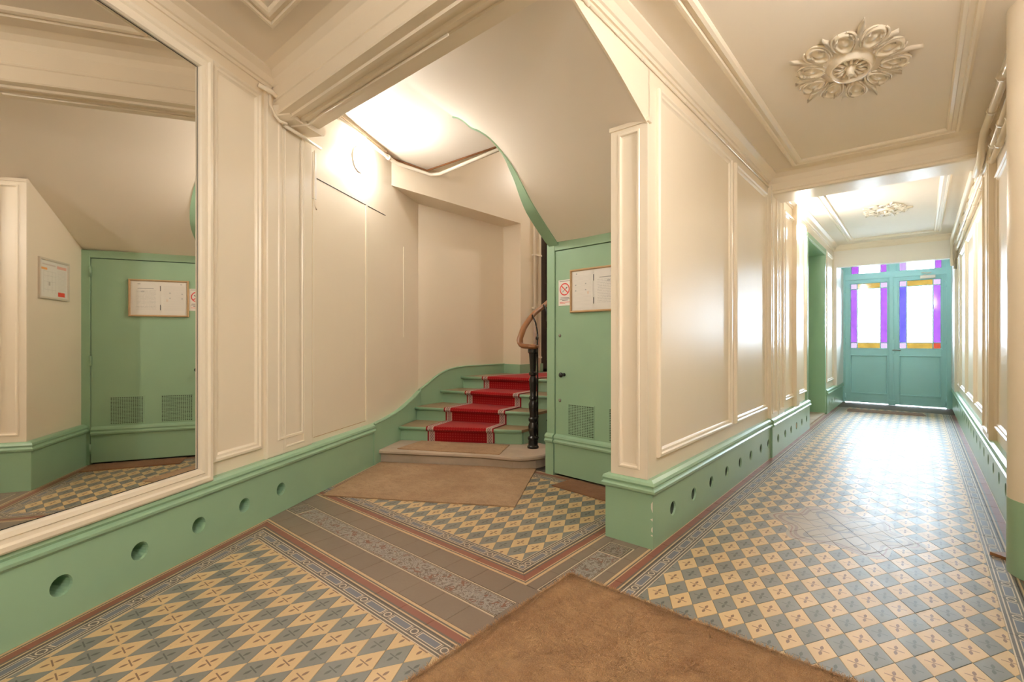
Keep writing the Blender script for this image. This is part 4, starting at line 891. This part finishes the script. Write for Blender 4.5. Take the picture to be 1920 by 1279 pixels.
# ------------------------------------------------------------------ LAMPS
def wall_lamp(name, label, M, strength):
    t = thing(name, label, 'lamp'); MB().lathe([(0, 0), (.118, 0), (.118, .018), (.10, .022)], M, 28).build('base_plate', WHITE, t, 'auto')
    MB().lathe([(.108, .018), (.110, .035), (.104, .062), (.085, .085), (.055, .100), (.02, .107), (0.0, .108)], M, 28).build('opal_globe', lamp_mat(name+'_opal', strength), t, True); return t
def facing(p, n): return Matrix.Translation(p) @ Vector(n).to_track_quat('Z', 'Y').to_matrix().to_4x4()
wall_lamp('wall_lamp', 'round opal lamp glowing high on the stair wall above the jib door', facing(A3(2.755, WN, 3.0), N3), LAMP_STAIR)
wall_lamp('wall_lamp', 'round opal lamp glowing on the passage wall before the side door', facing((XL, 7.30, 2.70), X3), LAMP_CORR)
wall_lamp('wall_lamp', 'added opal lamp out of view on the hall wall facing the mirror', facing((XR, -.9, 2.72), -X3), FILL_HALL)  # added behind the camera to raise the hall's brightness
wall_lamp('wall_lamp', 'added opal lamp out of view on the passage wall across from the pier', facing((XR, 2.08, 2.74), -X3), FILL_NEAR)  # added beyond the frame edge as fill for passage and mirror wall
wall_lamp('wall_lamp', 'added unseen opal lamp upstairs on the back wall of the stairwell', facing((-3.4, 7.0, 4.4), -Y3), FILL_UP)  # added above the visible stairwell to lighten niche and walls
# ------------------------------------------------------------------ CEILING ROSES
def rose(name, label, x, y, z, sc):
    t = thing(name, label, 'ceiling rose'); M = Matrix.Translation((x, y, z)) @ Matrix.Diagonal((sc*.80, sc*1.22, -sc*1.2, 1))
    MB().lathe([(.0, .050), (.018, .050), (.026, .040), (.030, .012), (.045, .008), (.10, .010), (.118, .018), (.126, .030), (.136, .028), (.146, .010), (.16, 0)], M, 40).build('boss', CREAM2, t, 'auto')
    for k in range(14):      # fluting inside the boss
        Mk = M @ Matrix.Rotation(2*math.pi*k/14, 4, 'Z'); MB().tube([Mk @ Vector((.04, 0, .010)), Mk @ Vector((.07, 0, .017)), Mk @ Vector((.112, 0, .016))], [.004, .010, .006], 6).build('flute', CREAM2, t, True)
    def leaf_mesh(m, Mk, bx, ln, ang, w0, h0, by=0.0):
        Ml = Mk @ Matrix.Translation((bx, by, 0)) @ Matrix.Rotation(ang, 4, 'Z'); n = 8; vs = []; F = []
        for i in range(n):
            f = i/(n-1); w = w0*math.sin(math.pi*min(1, f*.93+.07))*(1+.18*math.cos(f*18)); h = h0*(1-f*.4)+.012*f*f
            vs += [Ml @ Vector((ln*f, -w, 0)), Ml @ Vector((ln*f, -w*.45, h)), Ml @ Vector((ln*f, 0, h*.5)), Ml @ Vector((ln*f, w*.45, h)), Ml @ Vector((ln*f, w, 0))]
        for i in range(n-1): F += [(i*5+q, i*5+q+1, (i+1)*5+q+1, (i+1)*5+q) for q in range(4)]
        m.addm(vs, F)
    for k in range(10):
        a = 2*math.pi*(k+.5)/10; Mk = M @ Matrix.Rotation(a, 4, 'Z'); m = MB(); S = 20; rad = .262 if k % 2 else .285
        pr = [(1.15, 0), (1.08, .014), (1.0, .017), (.90, .012), (.80, .003), (.5, .003), (.3, .012), (.0, .015)]; vs = []
        for r_, h in pr:
            for q in range(S): b = 2*math.pi*q/S; vs.append(Mk @ Vector((rad+.082*r_*math.cos(b), .056*r_*math.sin(b)*(1+.22*math.cos(b)), h)))
        m.addm(vs, [(i*S+q, i*S+(q+1) % S, (i+1)*S+(q+1) % S, (i+1)*S+q) for i in range(len(pr)-1) for q in range(S)]); m.build('petal', CREAM2, t, True)
        for sg in (-1, 1):
            m = MB(); pts = [Mk @ Vector((rad+.082*1.28*math.cos(b), sg*.056*1.34*math.sin(b)*(1+.22*math.cos(b)), .008)) for b in [math.pi*(.1+.75*q/9) for q in range(10)]]; m.tube(pts, [.004+.006*math.sin(math.pi*q/9) for q in range(10)], 6); m.build('scroll', CREAM2, t, True)
        a2 = 2*math.pi*k/10; Mk = M @ Matrix.Rotation(a2, 4, 'Z'); m = MB(); R_ = .445 if k % 2 == 0 else .385
        for sgn, ang, ln in ((0, 0, R_-.20), (1, .5, .12), (-1, -.5, .12), (1, .95, .075), (-1, -.95, .075)): leaf_mesh(m, Mk, .20+abs(ang)*.07, ln, ang, .024 if sgn == 0 else .016, .016, sgn*.006)
        m.build('leaf', CREAM2, t, True)
    return t
rose('ceiling_rose', 'large plaster ceiling rose in the near part of the passage', -.345, 3.80, ZC, 1.02)
rose('ceiling_rose', 'plaster ceiling rose of the far passage near the street door', -.36, 8.28, ZC, .82)
# ------------------------------------------------------------------ PIPES AND CABLES
def pipe(name, label, path, r, clips=(), cat_='pipe', mat=CREAM2):
    t = thing(name, label, cat_); MB().tube(path, r, 10).build('run', mat, t, True)
    for c in clips: MB().tube([Vector(c[0]), Vector(c[1])], r*1.35, 8).build('clip', mat, t, True)
    return t
ys = (4.4, 5.0, 5.5, 6.35, 7.1, 7.9, 8.7, 9.5, 10.3)
pipe('ceiling_pipe', 'thick cream pipe highest along the passage cornice', [(.435, 3.96, 2.99), (.425, 4.2, 2.975), (.40, 5.45, 2.97), (.395, 5.6, 2.90), (.395, 5.72, 2.81), (.395, 6.2, 2.80), (.395, 6.35, 2.90), (.40, 10.55, 2.93), (.40, 10.7, 2.90), (.40, 10.74, 2.6), (.41, 10.76, 2.50)], .026, [((.41, y, 2.95 if y > 6 else 2.972), (.41, y+.03, 2.95 if y > 6 else 2.972)) for y in ys])
pipe('ceiling_pipe', 'cream pipe second below the passage cornice', [(.455, 3.7, 2.86), (.455, 5.6, 2.86), (.45, 5.75, 2.80), (.45, 6.2, 2.80), (.455, 6.4, 2.85), (.455, 10.62, 2.86), (.44, 10.72, 2.84), (.44, 10.78, 2.45)], .022, [((.455, y, 2.86), (.455, y+.03, 2.86)) for y in ys])
pipe('ceiling_pipe', 'cream pipe lowest of those below the passage cornice', [(.462, 3.7, 2.765), (.462, 10.7, 2.765), (.455, 10.76, 2.74), (.455, 10.79, 2.48)], .020, [((.462, y+.2, 2.765), (.462, y+.23, 2.765)) for y in ys])
pipe('wall_cable', 'cream cable clipped along the passage wall above the pier panels', [(XL+.008, 1.85, 2.915), (XL+.008, 3.3, 2.912), (XL+.008, 5.70, 2.915)], .007, [((XL+.008, y, 2.913), (XL+.008, y+.03, 2.913)) for y in (2.0, 2.3, 2.6, 2.95, 3.3, 3.7, 4.2, 4.8)], 'cable')
pipe('stairwell_pipe', 'cream pipe under the landing ceiling above the stair lamp', [A3(1.95, WN+.05, 3.215), A3(2.7, WN+.05, 3.215), A3(3.28, WN+.05, 3.215), (XC+.05, 3.16, 3.215), (XC+.05, 3.62, 3.215), (XC+.16, 3.68, 3.215), (-3.2, 3.64, 3.24)], .020, [(A3(2.75, WN+.05, 3.215), A3(2.79, WN+.05, 3.215)), (A3(3.25, WN+.05, 3.215), A3(3.29, WN+.05, 3.215))])
pipe('stairwell_pipe', 'thin dark cable beside the landing ceiling edge', [A3(1.95, WN+.02, 3.265), A3(3.26, WN+.02, 3.265), (XC+.02, 3.12, 3.265), (XC+.02, 3.60, 3.265), (-3.2, 3.655, 3.275)], .010, (), 'cable', WOOD)
MB_ = MB().box(1.95, 3.25, WN, WN+.045, 3.262, 3.285, M=MA); struct(MB_.build('trim_9', CREAM2))
pipe('cable_trunking', 'cream cable trunking wrapping the beam end over the pilaster', [A3(1.415, WN+.03, 3.02), A3(1.50, WN+.075, 3.0), A3(1.56, WN+.075, 2.985)], .016, (), 'cable')
pipe('cable_trunking', 'cream cable drooping round the beam console to the pilaster', [A3(1.50, WN+.05, 2.99), A3(1.505, WN+.055, 2.92), A3(1.54, WN+.055, 2.865), A3(1.585, WN+.06, 2.842), A3(1.63, WN+.09, 2.838)], .010, (), 'cable')
pipe('cable_trunking', 'cream trunking slanting along the pilaster head to the stair wall', [A3(1.64, WN+.06, 2.835), A3(1.85, WN+.06, 2.836), A3(2.08, WN+.055, 2.838)], .014, (), 'cable')
pipe('cable_trunking', 'pale cable rising from the pilaster head along the beam underside', [A3(1.68, WN+.085, 2.842), A3(1.70, WN+.22, 2.85), (-3.35, 1.69, 2.872), (-3.22, 1.69, 2.878), (-1.9, 1.69, 2.878)], .007, (), 'cable')
pipe('hanging_cable', 'loose cream cable hanging down the pilaster edge by the lamp', [A3(2.02, WN+.04, 2.80), A3(2.03, WN+.035, 2.70), A3(2.015, WN+.035, 2.50), A3(2.03, WN+.035, 2.36), A3(2.06, WN+.03, 2.33)], .006, (), 'cable')
tag(MB().box(2.035, 2.075, WN, WN+.02, 2.42, 2.80, M=MA).build('cable_cover', WHITE), 'white cable cover strip at the pilaster edge near the lamp', 'cover strip')
# beam console over the pilaster
m = MB(); pr = [(1.53, 2.93), (1.535, 2.892), (1.56, 2.868), (1.62, 2.856), (1.93, 2.868), (1.965, 2.882), (1.97, 2.90), (1.985, 2.905), (1.985, 2.94)]
for i in range(1): m.vprism([A3(s_, WN, z) for s_, z in pr], N3, .17)
struct(m.build('trim_10', CREAM2), 'moulded console carrying the beam on the pilaster')
